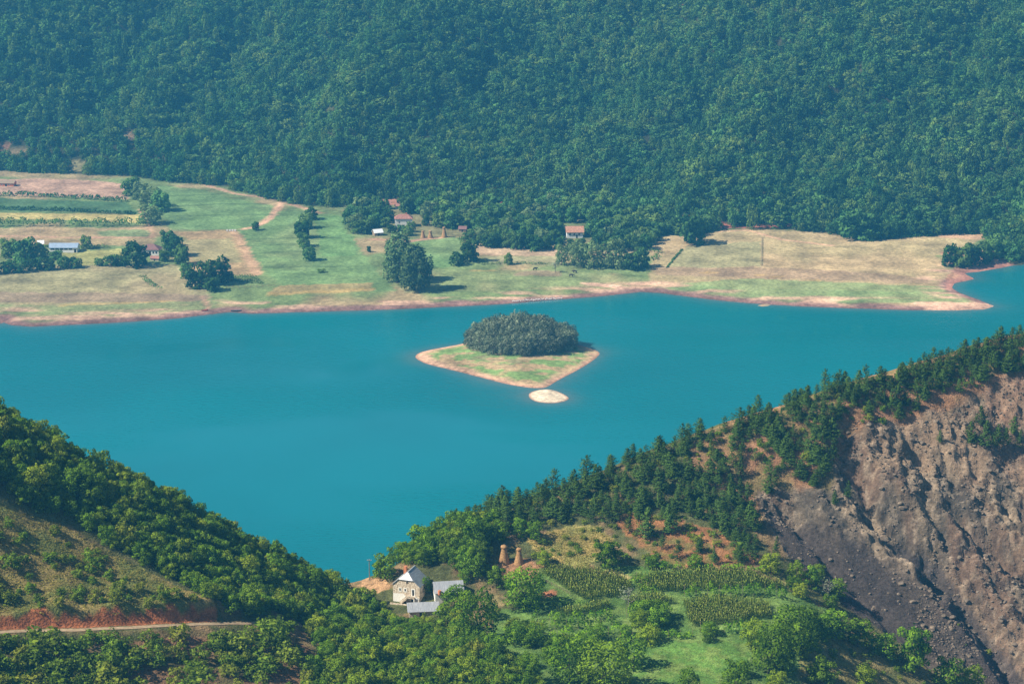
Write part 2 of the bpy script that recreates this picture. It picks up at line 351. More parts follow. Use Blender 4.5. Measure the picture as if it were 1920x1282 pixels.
# ------------------------------------------------------------------ lake
def water_mat():
    m, t, out, N, L = nodes('turquoise_lake_water')
    geo = N('ShaderNodeNewGeometry'); p = N('ShaderNodeBsdfPrincipled')
    a = N('ShaderNodeAttribute'); a.attribute_name = 'shallow'
    n = N('ShaderNodeTexNoise'); n.inputs['Scale'].default_value = .004; n.inputs['Detail'].default_value = 4; L(geo.outputs['Position'], n.inputs['Vector'])
    c = mixrgb(N, L, 'MIX', n.outputs[0], lin(0, 86, 96), lin(0, 124, 134))
    c = mixrgb(N, L, 'MIX', a.outputs['Fac'], c, lin(104, 104, 100))
    L(c, p.inputs['Base Color']); p.inputs['Roughness'].default_value = .09; p.inputs['IOR'].default_value = 1.333
    mp = N('ShaderNodeMapping'); mp.inputs['Scale'].default_value = (.45, 1.0, 1); L(geo.outputs['Position'], mp.inputs[0])
    n2 = N('ShaderNodeTexNoise'); n2.inputs['Scale'].default_value = .55; n2.inputs['Detail'].default_value = 4; L(mp.outputs[0], n2.inputs['Vector'])
    n3 = N('ShaderNodeTexNoise'); n3.inputs['Scale'].default_value = .009; n3.inputs['Detail'].default_value = 3; L(mp.outputs[0], n3.inputs['Vector'])
    r = N('ShaderNodeMapRange'); r.inputs[1].default_value = .4; r.inputs[2].default_value = .65; r.inputs[3].default_value = .03; r.inputs[4].default_value = .8; L(n3.outputs[0], r.inputs[0])
    r2 = N('ShaderNodeMapRange'); r2.inputs[1].default_value = .4; r2.inputs[2].default_value = .65; r2.inputs[3].default_value = .03; r2.inputs[4].default_value = .26; L(n3.outputs[0], r2.inputs[0]); L(r2.outputs[0], p.inputs['Roughness'])
    b = N('ShaderNodeBump'); b.inputs['Distance'].default_value = .6; L(r.outputs[0], b.inputs['Strength']); L(n2.outputs[0], b.inputs['Height']); L(b.outputs[0], p.inputs['Normal'])
    L(p.outputs[0], out.inputs[0]); return m
ISLE = [(776, 668), (788, 660), (815, 654), (850, 648), (890, 640), (960, 633), (1040, 636), (1095, 649), (1128, 660), (1118, 672), (1085, 693), (1045, 713), (1024, 727), (1008, 728), (985, 726), (950, 720), (915, 711), (880, 702), (845, 693), (805, 684), (785, 676)]
BAR = [(989, 742), (995, 735), (1008, 731), (1026, 729), (1045, 733), (1062, 741), (1069, 747), (1058, 753), (1038, 756), (1015, 755), (998, 751)]
def chaikin(P, n=2):
    P = np.array(P, float)
    for _ in range(n):
        Q_ = np.roll(P, -1, 0); P = np.stack([P*.75+Q_*.25, P*.25+Q_*.75], 1).reshape(-1, 2)
    return [tuple(q) for q in P]
ISLE = chaikin(ISLE, 2); BAR = chaikin(BAR, 2)
isle_w = [tuple(p[:2]) for p in on_level([a for a, b in ISLE], [b for a, b in ISLE])]
bar_w = [tuple(p[:2]) for p in on_level([a for a, b in BAR], [b for a, b in BAR])]
lx = np.unique(np.concatenate([np.arange(-1400, -640, 95), np.arange(-640, 640, 5), np.arange(640, 1401, 95)])); ly = np.concatenate([np.arange(250, 1000, 50), np.arange(1000, 1330, 4), np.arange(1330, 1800, 20)])
LX, LY = np.meshgrid(lx, ly)
near_sh = np.minimum(np.where(inside(LX, LY, land_poly), 0, seg_dist(LX, LY, shore_w)), np.minimum(seg_dist(LX, LY, isle_w, True), seg_dist(LX, LY, bar_w, True)))
me = fast_quads('lake', np.stack([LX, LY, 0*LX], -1).reshape(-1, 3), grid_idx(*LX.shape).reshape(-1, 4), water_mat(), True)
flt_attr(me, (np.exp(-(near_sh/(5.0+3.5*fbm(LX/25, LY/25, 2, 77))))*.5).ravel(), 'shallow')
tag(ob('lake', me), 'turquoise lake between the far plain and the near hills', 'lake', kind='structure')

# ------------------------------------------------------------------ island and sandbank
def islet(name, poly, hmax, slope, label, cat, bar=False):
    P = np.array(poly); x = np.arange(P[:, 0].min()-6, P[:, 0].max()+6, .8); y = np.arange(P[:, 1].min()-6, P[:, 1].max()+6, .8)
    X, Y = np.meshgrid(x, y); d = seg_dist(X, Y, poly, True); d = np.where(inside(X, Y, poly), d, -d)
    d = d + .9*fbm(X/7, Y/7, 3, 13)*np.clip(np.abs(d)/3, .25, 1)
    Z = np.where(d > 0, hmax*(1-np.exp(-np.abs(d)*slope/hmax)), np.maximum(d*.25, -3)) + .1*fbm(X/4, Y/4, 3, 17)*(d > 1)
    if bar:
        C = np.zeros(X.shape+(3,))+lin(206, 184, 152); kk = sstep(.1, .4, fbm(X/6, Y/3, 3, 19))[..., None]*.35; C = C*(1-kk)+lin(150, 140, 112)*kk
    else:
        g = fbm(X/9, Y/6, 4, 23); C = np.zeros(X.shape+(3,))+lin(112, 142, 66)
        kk = (sstep(-.05, .25, g)*.8)[..., None]; C = C*(1-kk)+lin(178, 138, 98)*kk
        kk = (sstep(.05, .35, fbm(X/14, Y/10, 3, 29))*sstep(16, 26, d)*.8)[..., None]; C = C*(1-kk)+lin(140, 128, 86)*kk
        kk = (1-sstep(2.5, 9, d*(1+.5*fbm(X/16, Y/16, 2, 31))+6*g+.05*(X-X.mean())))[..., None]; C = C*(1-kk)+(lin(190, 146, 110)*(1+.25*fbm(X/3, Y/2, 3, 37))[..., None])*kk
    kk = (1-sstep(.0, 1.8, d))[..., None]; C = C*(1-kk)+lin(156, 112, 86)*kk
    lum = (C*np.array([.3, .6, .1])).sum(-1)[..., None]; C = lum+(C-lum)*.8
    me = fast_quads(name, np.stack([X, Y, Z], -1).reshape(-1, 3), grid_idx(*X.shape).reshape(-1, 4), M['ground'], True); col_attr(me, C.reshape(-1, 3))
    tag(ob(name, me), label, cat, kind='structure'); return Field(x, y, Z)
isle = islet('island', isle_w, 3.2, .22, 'diamond shaped grassy island with sandy edges in the lake', 'island')
islet('sandbank', bar_w, .7, .12, 'small pale sandbank just off the tip of the island', 'sandbank', True)

# ================================================================== NEAR SIDE: hills, farm, landslide
CP_ = [  # photo pixel x, y, depth
 # left hill
 (0, 790, 560), (150, 865, 572), (300, 930, 585), (430, 1000, 598), (560, 1070, 610), (640, 1112, 614), (-250, 690, 540),
 (0, 940, 532), (150, 1000, 541), (300, 1075, 543), (420, 1130, 547), (0, 1140, 510), (200, 1145, 519), (400, 1150, 534),
 (0, 1180, 502), (200, 1183, 512), (400, 1172, 530), (560, 1172, 552), (0, 1282, 486), (250, 1282, 499), (500, 1282, 512), (-250, 1000, 505), (-250, 1282, 465),
 (550, 1130, 578), (640, 1180, 578), (700, 1282, 530), (900, 1282, 540), (820, 1200, 575),
 # house saddle and farm
 (693, 1088, 622), (740, 1062, 627), (740, 1128, 608), (830, 1125, 606), (900, 1085, 614), (950, 1050, 622), (1020, 1055, 620), (1000, 1110, 607), (1100, 1095, 610),
 (1100, 1150, 596), (1000, 1200, 575), (1100, 1282, 549), (1250, 1075, 615), (1250, 1150, 594), (1250, 1230, 569), (1350, 1282, 552), (1400, 1120, 603), (1420, 1180, 585), (1480, 1282, 560), (1500, 1150, 596),
 # right ridge
 (820, 1010, 634), (900, 970, 642), (1000, 935, 650), (1100, 906, 655), (1200, 860, 662), (1300, 825, 667), (1400, 788, 673), (1500, 757, 681), (1560, 735, 685), (1650, 712, 694), (1750, 682, 705), (1850, 652, 715), (1920, 632, 722), (2170, 560, 745),
 (1060, 990, 637), (1200, 960, 641), (1300, 900, 652), (1290, 1010, 627), (1160, 1030, 625), (1380, 1040, 622), (1400, 900, 656), (1450, 960, 648),
 # landslide
 (1600, 790, 671), (1500, 850, 664), (1750, 760, 690), (1920, 735, 706), (1700, 850, 678), (1900, 850, 692), (1620, 950, 655), (1750, 930, 665), (1900, 1000, 668), (1500, 1040, 634), (1600, 1100, 632), (1750, 1100, 642), (1900, 1130, 650),
 (1600, 1190, 605), (1720, 1230, 612), (1800, 1282, 612), (1900, 1282, 622), (1650, 1282, 585), (1920, 1400, 600), (2170, 900, 690), (2170, 1282, 625),
 (0, 1450, 455), (500, 1450, 480), (960, 1450, 500), (1350, 1450, 510), (1650, 1450, 540)]
c_ = np.array(CP_, float); W = at(c_[:, 0], c_[:, 1], c_[:, 2])
CREST = [(-250, 690, 540), (0, 790, 560), (150, 865, 572), (300, 930, 585), (430, 1000, 598), (560, 1070, 610), (640, 1112, 614), (693, 1088, 622), (740, 1062, 627), (820, 1010, 634), (900, 970, 642), (1000, 935, 650), (1100, 906, 655),
         (1200, 860, 662), (1300, 825, 667), (1400, 788, 673), (1500, 757, 681), (1560, 735, 685), (1650, 712, 694), (1750, 682, 705), (1850, 652, 715), (1920, 632, 722), (2170, 560, 745)]
cr = at(*np.array(CREST, float).T)
B1 = cr + np.array([0, 40, 0]); B1[:, 2] -= 27; B2 = cr + np.array([0, 110, 0]); B2[:, 2] -= 88
W = np.concatenate([W, B1, B2])
def tps_fit(P, z, lam=2.0):
    n = len(P); r = np.hypot(P[:, None, 0]-P[None, :, 0], P[:, None, 1]-P[None, :, 1])/100
    K = np.where(r > 0, r*r*np.log(r+1e-12), 0) + np.eye(n)*lam*1e-4
    A = np.zeros((n+3, n+3)); A[:n, :n] = K; A[:n, n] = 1; A[:n, n+1:] = P/100; A[n:, :n] = A[:n, n:].T
    s = np.linalg.solve(A, np.concatenate([z, np.zeros(3)])); return s
sol = tps_fit(W[:, :2], W[:, 2])
def tps(x, y):
    r = sol[len(W)] + sol[len(W)+1]*x/100 + sol[len(W)+2]*y/100
    for i in range(len(W)):
        q = ((x-W[i, 0])**2+(y-W[i, 1])**2)/1e4
        r = r + sol[i]*.5*q*np.log(q+1e-12)
    return r
nxs = np.arange(-230, 290, .8); nys = np.arange(400, 860, .8)
NX, NY = np.meshgrid(nxs, nys)
NZ0 = tps(NX, NY)
qx, qy, _ = project(np.stack([NX, NY, NZ0], -1))
jqx = qx + 14*fbm(NX/6, NY/6, 3, 101); jqy = qy + 9*fbm(NX/6+30, NY/6, 3, 103)
SLIDE = [(1590, 785), (1640, 795), (1700, 800), (1740, 770), (1800, 760), (1850, 730), (1880, 700), (1990, 690), (2300, 690), (2300, 1600), (1930, 1500), (1860, 1290), (1760, 1250), (1690, 1200), (1600, 1150), (1540, 1090), (1490, 1060), (1440, 1000), (1410, 950), (1430, 920), (1500, 920), (1560, 925), (1570, 870)]
slide = inside(jqx, jqy, SLIDE); sd_soft = inside(qx, qy, SLIDE)
def soften(m, n=6):
    m = m.astype(float)
    for _ in range(n):
        m = (m + np.roll(m, 1, 0)+np.roll(m, -1, 0)+np.roll(m, 1, 1)+np.roll(m, -1, 1))/5
    return m
sm = soften(sd_soft, 10)
# gullies run down the slide (towards the camera and to the right)
u = NX*.86 + NY*.5; v = -NX*.5 + NY*.86
def crease(x, y, s): return 1-np.abs(vn(x, y, s))*2
rill = np.abs(fbm(u/9+1.2*fbm(NX/15, NY/15, 2, 7), v/38, 3, 111))
rock = fbm(NX/3.2, NY/3.2, 4, 121, .62); big = fbm(NX/11, NY/13, 3, 131)
scree = soften(inside(qx, qy, [(1430, 960), (1540, 985), (1640, 1040), (1760, 1110), (1880, 1290), (1780, 1290), (1600, 1170), (1480, 1050)]), 8)
NZ = NZ0 + sm*(1-.72*scree)*(3.0*(rill-.25) + 2.2*rock + 2.0*big + .9*fbm(NX/1.7, NY/1.7, 2, 125))
# rocky rubble: sharp steps
NZ += sm*(1-.8*scree)*.8*np.sign(vn(NX/1.9, NY/1.9, 140))*np.abs(vn(NX/1.9, NY/1.9, 140))**.6*sstep(-.2, .3, fbm(NX/16, NY/16, 2, 150))
def carve(line, width, depth, side=0):
    global NZ
    wl = np.array([tps_hit(*p)[:2] for p in line])
    d = seg_dist(NX + 2*vn(NX/7, NY/7, 160), NY+2*vn(NX/7, NY/7, 161), [tuple(p) for p in wl])
    NZ = NZ - depth*np.exp(-(d/width)**2)
st_ = (NZ0+2.2*fbm(NX/10, NY/10, 3, 155)+.15*NX)/2.3; fr_ = st_-np.floor(st_); NZ += sm*(1-.85*scree)*1.3*(sstep(0, .35, fr_)-fr_)
base_f = Field(nxs, nys, NZ0)
def tps_hit(px, py):
    h = base_f.hit(px, py, 430, 800); return h if h is not None else at(px, py, 640)
carve([(1585, 800), (1610, 870), (1635, 950), (1690, 1010), (1760, 1060), (1830, 1150), (1890, 1240), (1920, 1290)], 5.5, 7.0)
carve([(1800, 960), (1850, 1010), (1900, 1060), (1960, 1110)], 4.0, 6.0)
carve([(1720, 860), (1740, 950), (1770, 1000)], 3.0, 3.0)
carve([(1470, 960), (1560, 1060), (1680, 1180), (1760, 1260)], 3.0, 2.2)
NZ = NZ + (1-sm)*(.35*fbm(NX/5, NY/5, 3, 170)+.5*fbm(NX/18, NY/18, 2, 171))
# the road bench and its red cut bank
ROAD = [(-80, 1188), (60, 1183), (150, 1182), (300, 1174), (400, 1170), (480, 1168), (560, 1172), (610, 1180)]
rw = np.array([tps_hit(*p) for p in ROAD]); rd = seg_dist(NX, NY, [tuple(p[:2]) for p in rw])
rz = np.interp(NX, rw[:, 0], rw[:, 2]); ry = np.interp(NX, rw[:, 0], rw[:, 1])
rfade = sstep(rw[-1, 0]+6, rw[-1, 0]-14, NX)
up = (NY-ry)
bank = sstep(1.8, 3.6, up)*np.exp(-np.clip(up-3.6, 0, None)/14)*(2.9+1.2*vn(NX/7, NX*0+2, 225))*rfade*sstep(-50, -78, NX)*np.where(up > 0, 1, 0)
kk = (1-sstep(1.9, 4.5, rd))*rfade
NZ = NZ*(1-kk)+rz*kk + bank*(1-kk)
# terraces in the farm
NZ = np.maximum(NZ, -6)
near = Field(nxs, nys, NZ)
def nh(px, py): return near.hit(px, py, 430, 800)
npx, npy, nd = project(np.stack([NX, NY, NZ], -1))
jnx = npx + 12*fbm(NX/5, NY/5, 3, 181); jny = npy + 7*fbm(NX/5+9, NY/5, 3, 183)
NC = np.zeros(NX.shape+(3,)) + lin(84, 88, 46)
kk = sstep(0, .4, fbm(NX/7, NY/7, 3, 190))[..., None]; NC = NC*(1-kk)+lin(128, 104, 68)*kk
def npaint(poly, c, amt=1.0, c2=None, s=0, sc=6):
    m = inside(jnx, jny, poly)
    cc = np.zeros(NX.shape+(3,)) + np.asarray(c)
    if c2 is not None:
        q = sstep(-.15, .3, fbm(NX/sc, NY/sc, 4, 200+s))[..., None]; cc = cc*(1-q)+np.asarray(c2)*q
    NC[m] = NC[m]*(1-amt)+cc[m]*amt
npaint([(1380, 770), (1560, 720), (1800, 650), (2200, 520), (2200, 760), (1850, 740), (1740, 790), (1600, 830), (1560, 930), (1420, 960), (1300, 860)], lin(160, 114, 78), .9, lin(122, 106, 62), 1, 9)
npaint([(-300, 900), (-10, 920), (60, 972), (120, 985), (200, 1035), (300, 1085), (400, 1130), (405, 1150), (230, 1160), (-300, 1160)], lin(140, 122, 62), .95, lin(108, 114, 48), 2, 7)
npaint([(200, 1200), (560, 1190), (640, 1282), (640, 1300), (200, 1300)], lin(134, 96, 66), .8, lin(104, 96, 54), 3)
npaint([(985, 1005), (1060, 988), (1120, 985), (1150, 1010), (1130, 1045), (1100, 1060), (1020, 1050)], lin(164, 140, 70), .9, lin(138, 132, 62), 4, 5)
npaint([(1140, 960), (1240, 965), (1330, 985), (1410, 1010), (1420, 1060), (1290, 1062), (1240, 1050), (1190, 1020)], lin(150, 100, 56), .95, lin(112, 98, 48), 5, 3)
npaint([(1300, 830), (1360, 800), (1400, 860), (1400, 930), (1300, 900)], lin(160, 118, 78), .8, lin(120, 106, 62), 6, 6)
npaint([(915, 1060), (980, 1045), (1030, 1060), (1000, 1085), (930, 1080)], lin(168, 118, 78), .8)
npaint([(680, 1080), (725, 1078), (730, 1105), (700, 1118), (670, 1100)], lin(178, 136, 92), .9)
npaint([(1010, 1066), (1180, 1062), (1400, 1070), (1500, 1110), (1560, 1150), (1560, 1200), (1480, 1300), (920, 1300), (930, 1150), (1000, 1130)], lin(78, 112, 38), .9, lin(100, 126, 48), 7, 5)
npaint([(940, 1145), (1000, 1150), (1010, 1175), (960, 1185)], lin(96, 124, 46), .9)
npaint([(1180, 1205), (1440, 1195), (1400, 1250), (1340, 1300), (1180, 1300)], lin(82, 120, 38), .9, lin(104, 126, 48), 8, 4)
npaint([(1012, 1108), (1040, 1102), (1052, 1114), (1020, 1118)], lin(166, 104, 66), .95)
npaint([(1070, 1066), (1130, 1066), (1180, 1082), (1170, 1088), (1120, 1074)], lin(166, 146, 88), .8)
npaint([(1440, 1070), (1500, 1085), (1540, 1110), (1530, 1125), (1480, 1105)], lin(150, 144, 76), .85)
npaint([(1500, 1190), (1700, 1215), (1800, 1260), (1850, 1300), (1500, 1300)], lin(136, 122, 66), .8, lin(100, 104, 52), 9)
npaint([(900, 1120), (940, 1115), (940, 1140), (900, 1140)], lin(150, 132, 78), .7)
q1 = sstep(-.2, .35, fbm(u/7, v/30, 4, 210))[..., None]; q2 = sstep(.0, .35, fbm(NX/20, NY/20, 3, 213))[..., None]
SC = lin(92, 84, 74)*(1-q1) + lin(136, 118, 96)*q1; SC = SC*(1-.5*q2)+lin(136, 104, 82)*.5*q2
sp = sstep(.1, .4, fbm(NX/1.6, NY/1.6, 3, 217))[..., None]; SC = SC*(1-.55*sp)+lin(160, 142, 120)*.55*sp
sp = sstep(.1, .4, fbm(NX/2.4+7, NY/2.4, 3, 218))[..., None]; SC = SC*(1-.5*sp)+lin(66, 58, 54)*.5*sp
grey = sstep(-.1, .2, fbm(u/12, v/40, 3, 219))[..., None]*inside(npx, npy, [(1440, 960), (1560, 960), (1760, 1060), (1930, 1290), (1800, 1290), (1600, 1170), (1480, 1050)])[..., None]
SC = SC*(1-.75*grey)+lin(76, 70, 70)*.75*grey; sc_m = (.75*scree)[..., None]; SC = SC*(1-sc_m)+lin(78, 70, 68)*(1+.2*fbm(u/2, v/14, 3, 222))[..., None]*sc_m
SC = np.where(inside(jnx, jny, [(1780, 700), (2200, 680), (2200, 820), (1880, 800), (1850, 760)])[..., None], SC*.6+lin(158, 116, 90)*.4, SC)
hi = (inside(jnx, jny, [(1590, 785), (1750, 770), (1850, 800), (1850, 900), (1640, 880)]))[..., None]; SC = np.where(hi, SC*.6+lin(160, 136, 108)*.4, SC)
SC = SC*np.array([1.0, .97, .92])*(1-.2*scree[..., None]); sm2 = soften(slide, 2)[..., None]; NC = NC*(1-sm2)+SC*sm2
# red cut bank and verge
bm = (((up > 1.6) & (up < 4.2+2.4*fbm(NX/4, NY/4, 2, 220))) & (NX < rw[-1, 0]-26))[..., None]; NC = np.where(bm, lin(170, 100, 52)*(1+.4*fbm(NX/1.5, NY/1.5, 3, 221))[..., None], NC)
NC = NC*(1+.2*fbm(NX/2.2, NY/2.2, 3, 230))[..., None]
lum = (NC*np.array([.3, .6, .1])).sum(-1)[..., None]; NC = lum+(NC-lum)*.86
Qn = grid_idx(*NX.shape)
keep = (np.maximum.reduce([NZ[:-1, :-1], NZ[1:, 1:], NZ[1:, :-1], NZ[:-1, 1:]]) > -5.9)
Vn = np.stack([NX, NY, NZ], -1).reshape(-1, 3)
def subn(name, mask, label, cat):
    q = Qn[mask]; uq, inv = np.unique(q, return_inverse=True)
    me = fast_quads(name, Vn[uq], inv.reshape(-1, 4), M['slide' if name == 'landslide' else 'near'], name != 'landslide'); col_attr(me, np.clip(NC.reshape(-1, 3)[uq], 0, 1))
    tag(ob(name, me), label, cat, kind='structure')
issl = sd_soft[:-1, :-1]
subn('hillside', keep & ~issl, 'near hills of grass, red soil and wood above the lake', 'hillside')
subn('landslide', keep & issl, 'eroded grey and brown landslide slope cut by gullies below the pines', 'landslide')
# road sheet
t = np.linspace(0, 1, 90); rx = np.interp(t, np.linspace(0, 1, len(rw)), rw[:, 0]); ryy = np.interp(t, np.linspace(0, 1, len(rw)), rw[:, 1])
Vr = []; 
for i in range(90):
    for o_ in (-.9, -.3, .3, .9):
        yy = ryy[i]+o_+.15*math.sin(i*.7); Vr.append((rx[i], yy, float(near.h(rx[i], yy))+.07+(.06 if abs(o_) < 1 else 0)))
Fr = [(4*i+j, 4*i+j+1, 4*i+j+5, 4*i+j+4) for i in range(89) for j in range(3)]
me = fast_quads('dirt_road', Vr, Fr, M['road'], True)
tag(ob('dirt_road', me), 'narrow pale dirt road along the foot of the red cut bank', 'road', kind='structure')
# ================================================================== VEGETATION
def leaf_mesh(name, P, Nn, size, mat, r, tint, soft=.65, stretch=1.0, up=0.0):
    """leaf-clump quads at P facing roughly along Nn; shading normals blend clump and leaf direction"""
    n = len(P); a = Nn + r.normal(0, .55, (n, 3)); a[:, 2] += up; a /= np.linalg.norm(a, axis=1)[:, None]
    t = np.cross(a, r.normal(0, 1, (n, 3))); t /= np.linalg.norm(t, axis=1)[:, None]; b = np.cross(a, t)
    s = (size*r.uniform(.6, 1.35, n))[:, None]; s2 = s*stretch*r.uniform(.6, 1, n)[:, None]
    c = [P-t*s*.5, P-b*s2*.5, P+t*s*.5, P+b*s2*.5]
    c[2] = c[2]+a*s*.15; c[0] = c[0]-a*s*.1
    V = np.stack(c, 1).reshape(-1, 3); Q = np.arange(4*n).reshape(n, 4)
    me = fast_quads(name, V, Q, mat, True)
    nn = Nn*soft + a*(1-soft); nn /= np.linalg.norm(nn, axis=1)[:, None]
    flt_attr(me, np.repeat(np.clip(tint, 0, 1), 4))
    me.normals_split_custom_set_from_vertices(np.repeat(nn, 4, 0).astype(np.float32))
    return me
def lobes_points(lobes, per, r, low=-.55):
    P, Nn, T = [], [], []
    L = np.array(lobes)
    vol = (L[:, 3]*L[:, 5])
    for i, l in enumerate(L):
        n = max(8, int(per*vol[i]/vol.mean()))
        d = r.normal(0, 1, (n, 3)); d /= np.linalg.norm(d, axis=1)[:, None]
        d = d[d[:, 2] > low]; n = len(d)
        rad = r.uniform(.72, 1.08, n)*(1+.18*np.sin(d[:, 0]*7+i)*np.cos(d[:, 2]*6+i*2))
        p = l[:3] + d*l[3:]*rad[:, None]
        ok = np.ones(n, bool)
        for j, m in enumerate(L):
            if j != i: ok &= (((p-m[:3])/m[3:])**2).sum(1) > .55
        nn = d/l[3:]; nn /= np.linalg.norm(nn, axis=1)[:, None]
        P.append(p[ok]); Nn.append(nn[ok]); T.append(np.clip(r.normal(.5, .2, ok.sum()) + r.normal(0, .14), 0, 1))
    return np.concatenate(P), np.concatenate(Nn), np.concatenate(T)
def tube(V, F, pts, rad, n=6):
    b = len(V); pts = [Vector(p) for p in pts]
    for i, p in enumerate(pts):
        d = (pts[min(i+1, len(pts)-1)]-pts[max(i-1, 0)]).normalized(); x = d.orthogonal().normalized(); y = d.cross(x)
        for k in range(n):
            an = 2*math.pi*k/n; V.append(tuple(p + (x*math.cos(an)+y*math.sin(an))*rad[i]))
    for i in range(len(pts)-1):
        for k in range(n):
            F.append((b+i*n+k, b+i*n+(k+1) % n, b+(i+1)*n+(k+1) % n, b+(i+1)*n+k))
def trunk_mesh(name, H, r0, limbs, r, mat, lean=.06, lo=.35):
    V, F = [], []
    top = np.array([r.normal(0, lean)*H, r.normal(0, lean)*H, H]); mid = top*.5+np.array([r.normal(0, .03)*H, r.normal(0, .03)*H, 0])
    tube(V, F, [(0, 0, -.6), (0, 0, .1*H), tuple(mid), tuple(top)], [r0*1.25, r0, r0*.7, r0*.25])
    for l in limbs:
        z = lo*H+r.uniform(0, .35)*H; f = z/H; s = top*f; e = np.array(l)
        tube(V, F, [tuple(s), tuple((s+e)/2+np.array([0, 0, .04*H])), tuple(e)], [r0*.45, r0*.3, r0*.1], 5)
    return mesh_from(name, V, F, mat, True)
def broad(name, H, Wd, mat, nl, per, leaf, seed, base=.28, flat=.75, bark='bark', low=-.55, jag=.0, stretch=1.0):
    r = np.random.default_rng(seed); lobes = []
    R = Wd/2; zc = H*(base+1)/2; hh = H*(1-base)/2
    lobes.append((0, 0, zc, R*.62, R*.62, hh*.8))
    for i in range(nl):
        a = i*2.399+r.uniform(-.4, .4); q = (i+.5)/nl; z = zc + hh*(1.6*q-.86); ring = math.sqrt(max(.05, 1-((z-zc)/hh)**2*(.85 if z > zc else .45)))
        s = R*r.uniform(.3, .5)
        rr = (R-s*.75)*ring*r.uniform(.75, 1.1)
        lobes.append((math.cos(a)*rr, math.sin(a)*rr, z, s, s, s*flat*r.uniform(.8, 1.25)))
    P, Nn, T = lobes_points(lobes, per, r, low)
    if jag: P = P + r.normal(0, jag, P.shape)
    crown = leaf_mesh(name+'_crown', P, Nn, leaf, mat, r, T, stretch=stretch)
    tr = trunk_mesh(name+'_trunk', zc*1.05, max(.06, H*.022), [tuple(np.array(l[:3])*np.array([1.3, 1.3, 1.0])) for l in lobes[1:]] if bark == 'palebark' else [l[:3] for l in lobes[1:7]], r, M[bark])
    return crown, tr, H, Wd
def pine(name, H, Wd, mat, seed, dens=1.0, open_=0.0):
    r = np.random.default_rng(seed); P, Nn, T = [], [], []; V, F = [], []
    tube(V, F, [(0, 0, -.6), (0, 0, H*.5), (r.normal(0, .1), r.normal(0, .1), H*.98)], [H*.02, H*.014, .03])
    z = H*r.uniform(.08, .2); lvl = 0; ex_ = r.uniform(.5, .85); lop = r.uniform(0, 6.28)
    while z < H*.99:
        f = z/H; reach = Wd/2*min(1.0, (1-f)**ex_*1.12+.03)*r.uniform(.7, 1.2)
        nb = max(3, int(r.integers(5, 8)*(1-.3*f))); a0 = r.uniform(0, 6.28)
        for b in range(nb):
            if r.random() < open_: continue
            a = a0+b*2*math.pi/nb+r.uniform(-.3, .3); L = reach*r.uniform(.6, 1.15)*(1+.22*math.cos(a-lop)); rise = .18+.35*f
            nq = max(4, int(16*dens*L/(Wd/2)+3))
            tt = r.uniform(.12, 1.0, nq)**.75; side = r.normal(0, .16, nq)*L*(.4+tt)
            p = np.stack([np.cos(a)*L*tt-np.sin(a)*side, np.sin(a)*L*tt+np.cos(a)*side, z+rise*L*tt**1.6+r.normal(0, .1, nq)-.1*L*np.abs(side)], 1)
            nn = np.stack([np.cos(a)*.75*tt-np.sin(a)*side*.5, np.sin(a)*.75*tt+np.cos(a)*side*.5, .6+0*tt], 1); nn /= np.linalg.norm(nn, axis=1)[:, None]
            P.append(p); Nn.append(nn); T.append(np.clip(r.normal(.35, .15, nq)+.35*(tt-.5), 0, 1))
            if b % 2 == 0: tube(V, F, [(0, 0, z), (math.cos(a)*L*.7, math.sin(a)*L*.7, z+rise*L*.55)], [.06, .02], 4)
        z += H*r.uniform(.055, .085)*(1-.35*f); lvl += 1
    n = 14; P.append(np.stack([r.normal(0, .12, n), r.normal(0, .12, n), H*.95+r.uniform(0, .06, n)*H], 1)); Nn.append(np.tile([0, 0, 1.], (n, 1))); T.append(r.uniform(.4, .9, n))
    crown = leaf_mesh(name+'_crown', np.concatenate(P), np.concatenate(Nn), .5, mat, r, np.concatenate(T), soft=.6, stretch=.7, up=.2)
    return crown, mesh_from(name+'_trunk', V, F, M['bark'], True), H, Wd
def poplar(name, H, Wd, mat, seed, per=60, leaf=.9):
    r = np.random.default_rng(seed); lobes = []; R = Wd/2
    for i in range(64):
        q = (i+r.random())/64; z = H*(.1+.8*q); ring = math.sin(math.pi*min(.95, .2+.72*q))**.6
        a = i*2.399; rr = R*ring*r.uniform(.3, .86); s = R*r.uniform(.14, .24)
        lobes.append((math.cos(a)*rr, math.sin(a)*rr, z, s, s, s*r.uniform(1.6, 2.5)))
    P, Nn, T = lobes_points(lobes, per, r, -.8)
    crown = leaf_mesh(name+'_crown', P, Nn, leaf, mat, r, T, stretch=1.2)
    return crown, trunk_mesh(name+'_trunk', H*.8, H*.02, [l[:3] for l in lobes[:8]], r, M['bark'], .03, .12), H, Wd

K = {}
K['oak'] = [broad('oak%d' % i, 8.0, 6.4+.5*(i % 3), M['oak'], 13+i % 3*2, 190, .46, 100+i, base=.02) for i in range(7)]
K['big'] = [broad('bigtree%d' % i, 13.0, 11.5, M['oak'], 26, 240, .56, 140+i, base=.05) for i in range(3)]
K['bush'] = [broad('bush%d' % i, 2.4, 3.2, M['bush'], 9, 95, .36, 160+i, base=-.1, flat=.8, low=-.2) for i in range(4)]
K['cone'] = [broad('cone%d' % i, 4.0, 2.8, M['bush'], 9, 60, .34, 170+i, base=.0, flat=1.3, low=-.4) for i in range(2)]
K['pine'] = [pine('pine%d' % i, 9.0, 6.0+.8*(i % 4), M['pine'], 200+i, 2.4, .06*(i % 4)) for i in range(9)]
K['oldpine'] = [pine('oldpine%d' % i, 9.5, 7.6, M['pine'], 220+i, 2.2, .22) for i in range(2)]
K['far'] = [broad('forest%d' % i, 10.5, 9.0+(i % 3), M['far'], 11+i % 3, 60, 1.15, 240+i, base=-.05, flat=.95) for i in range(6)]
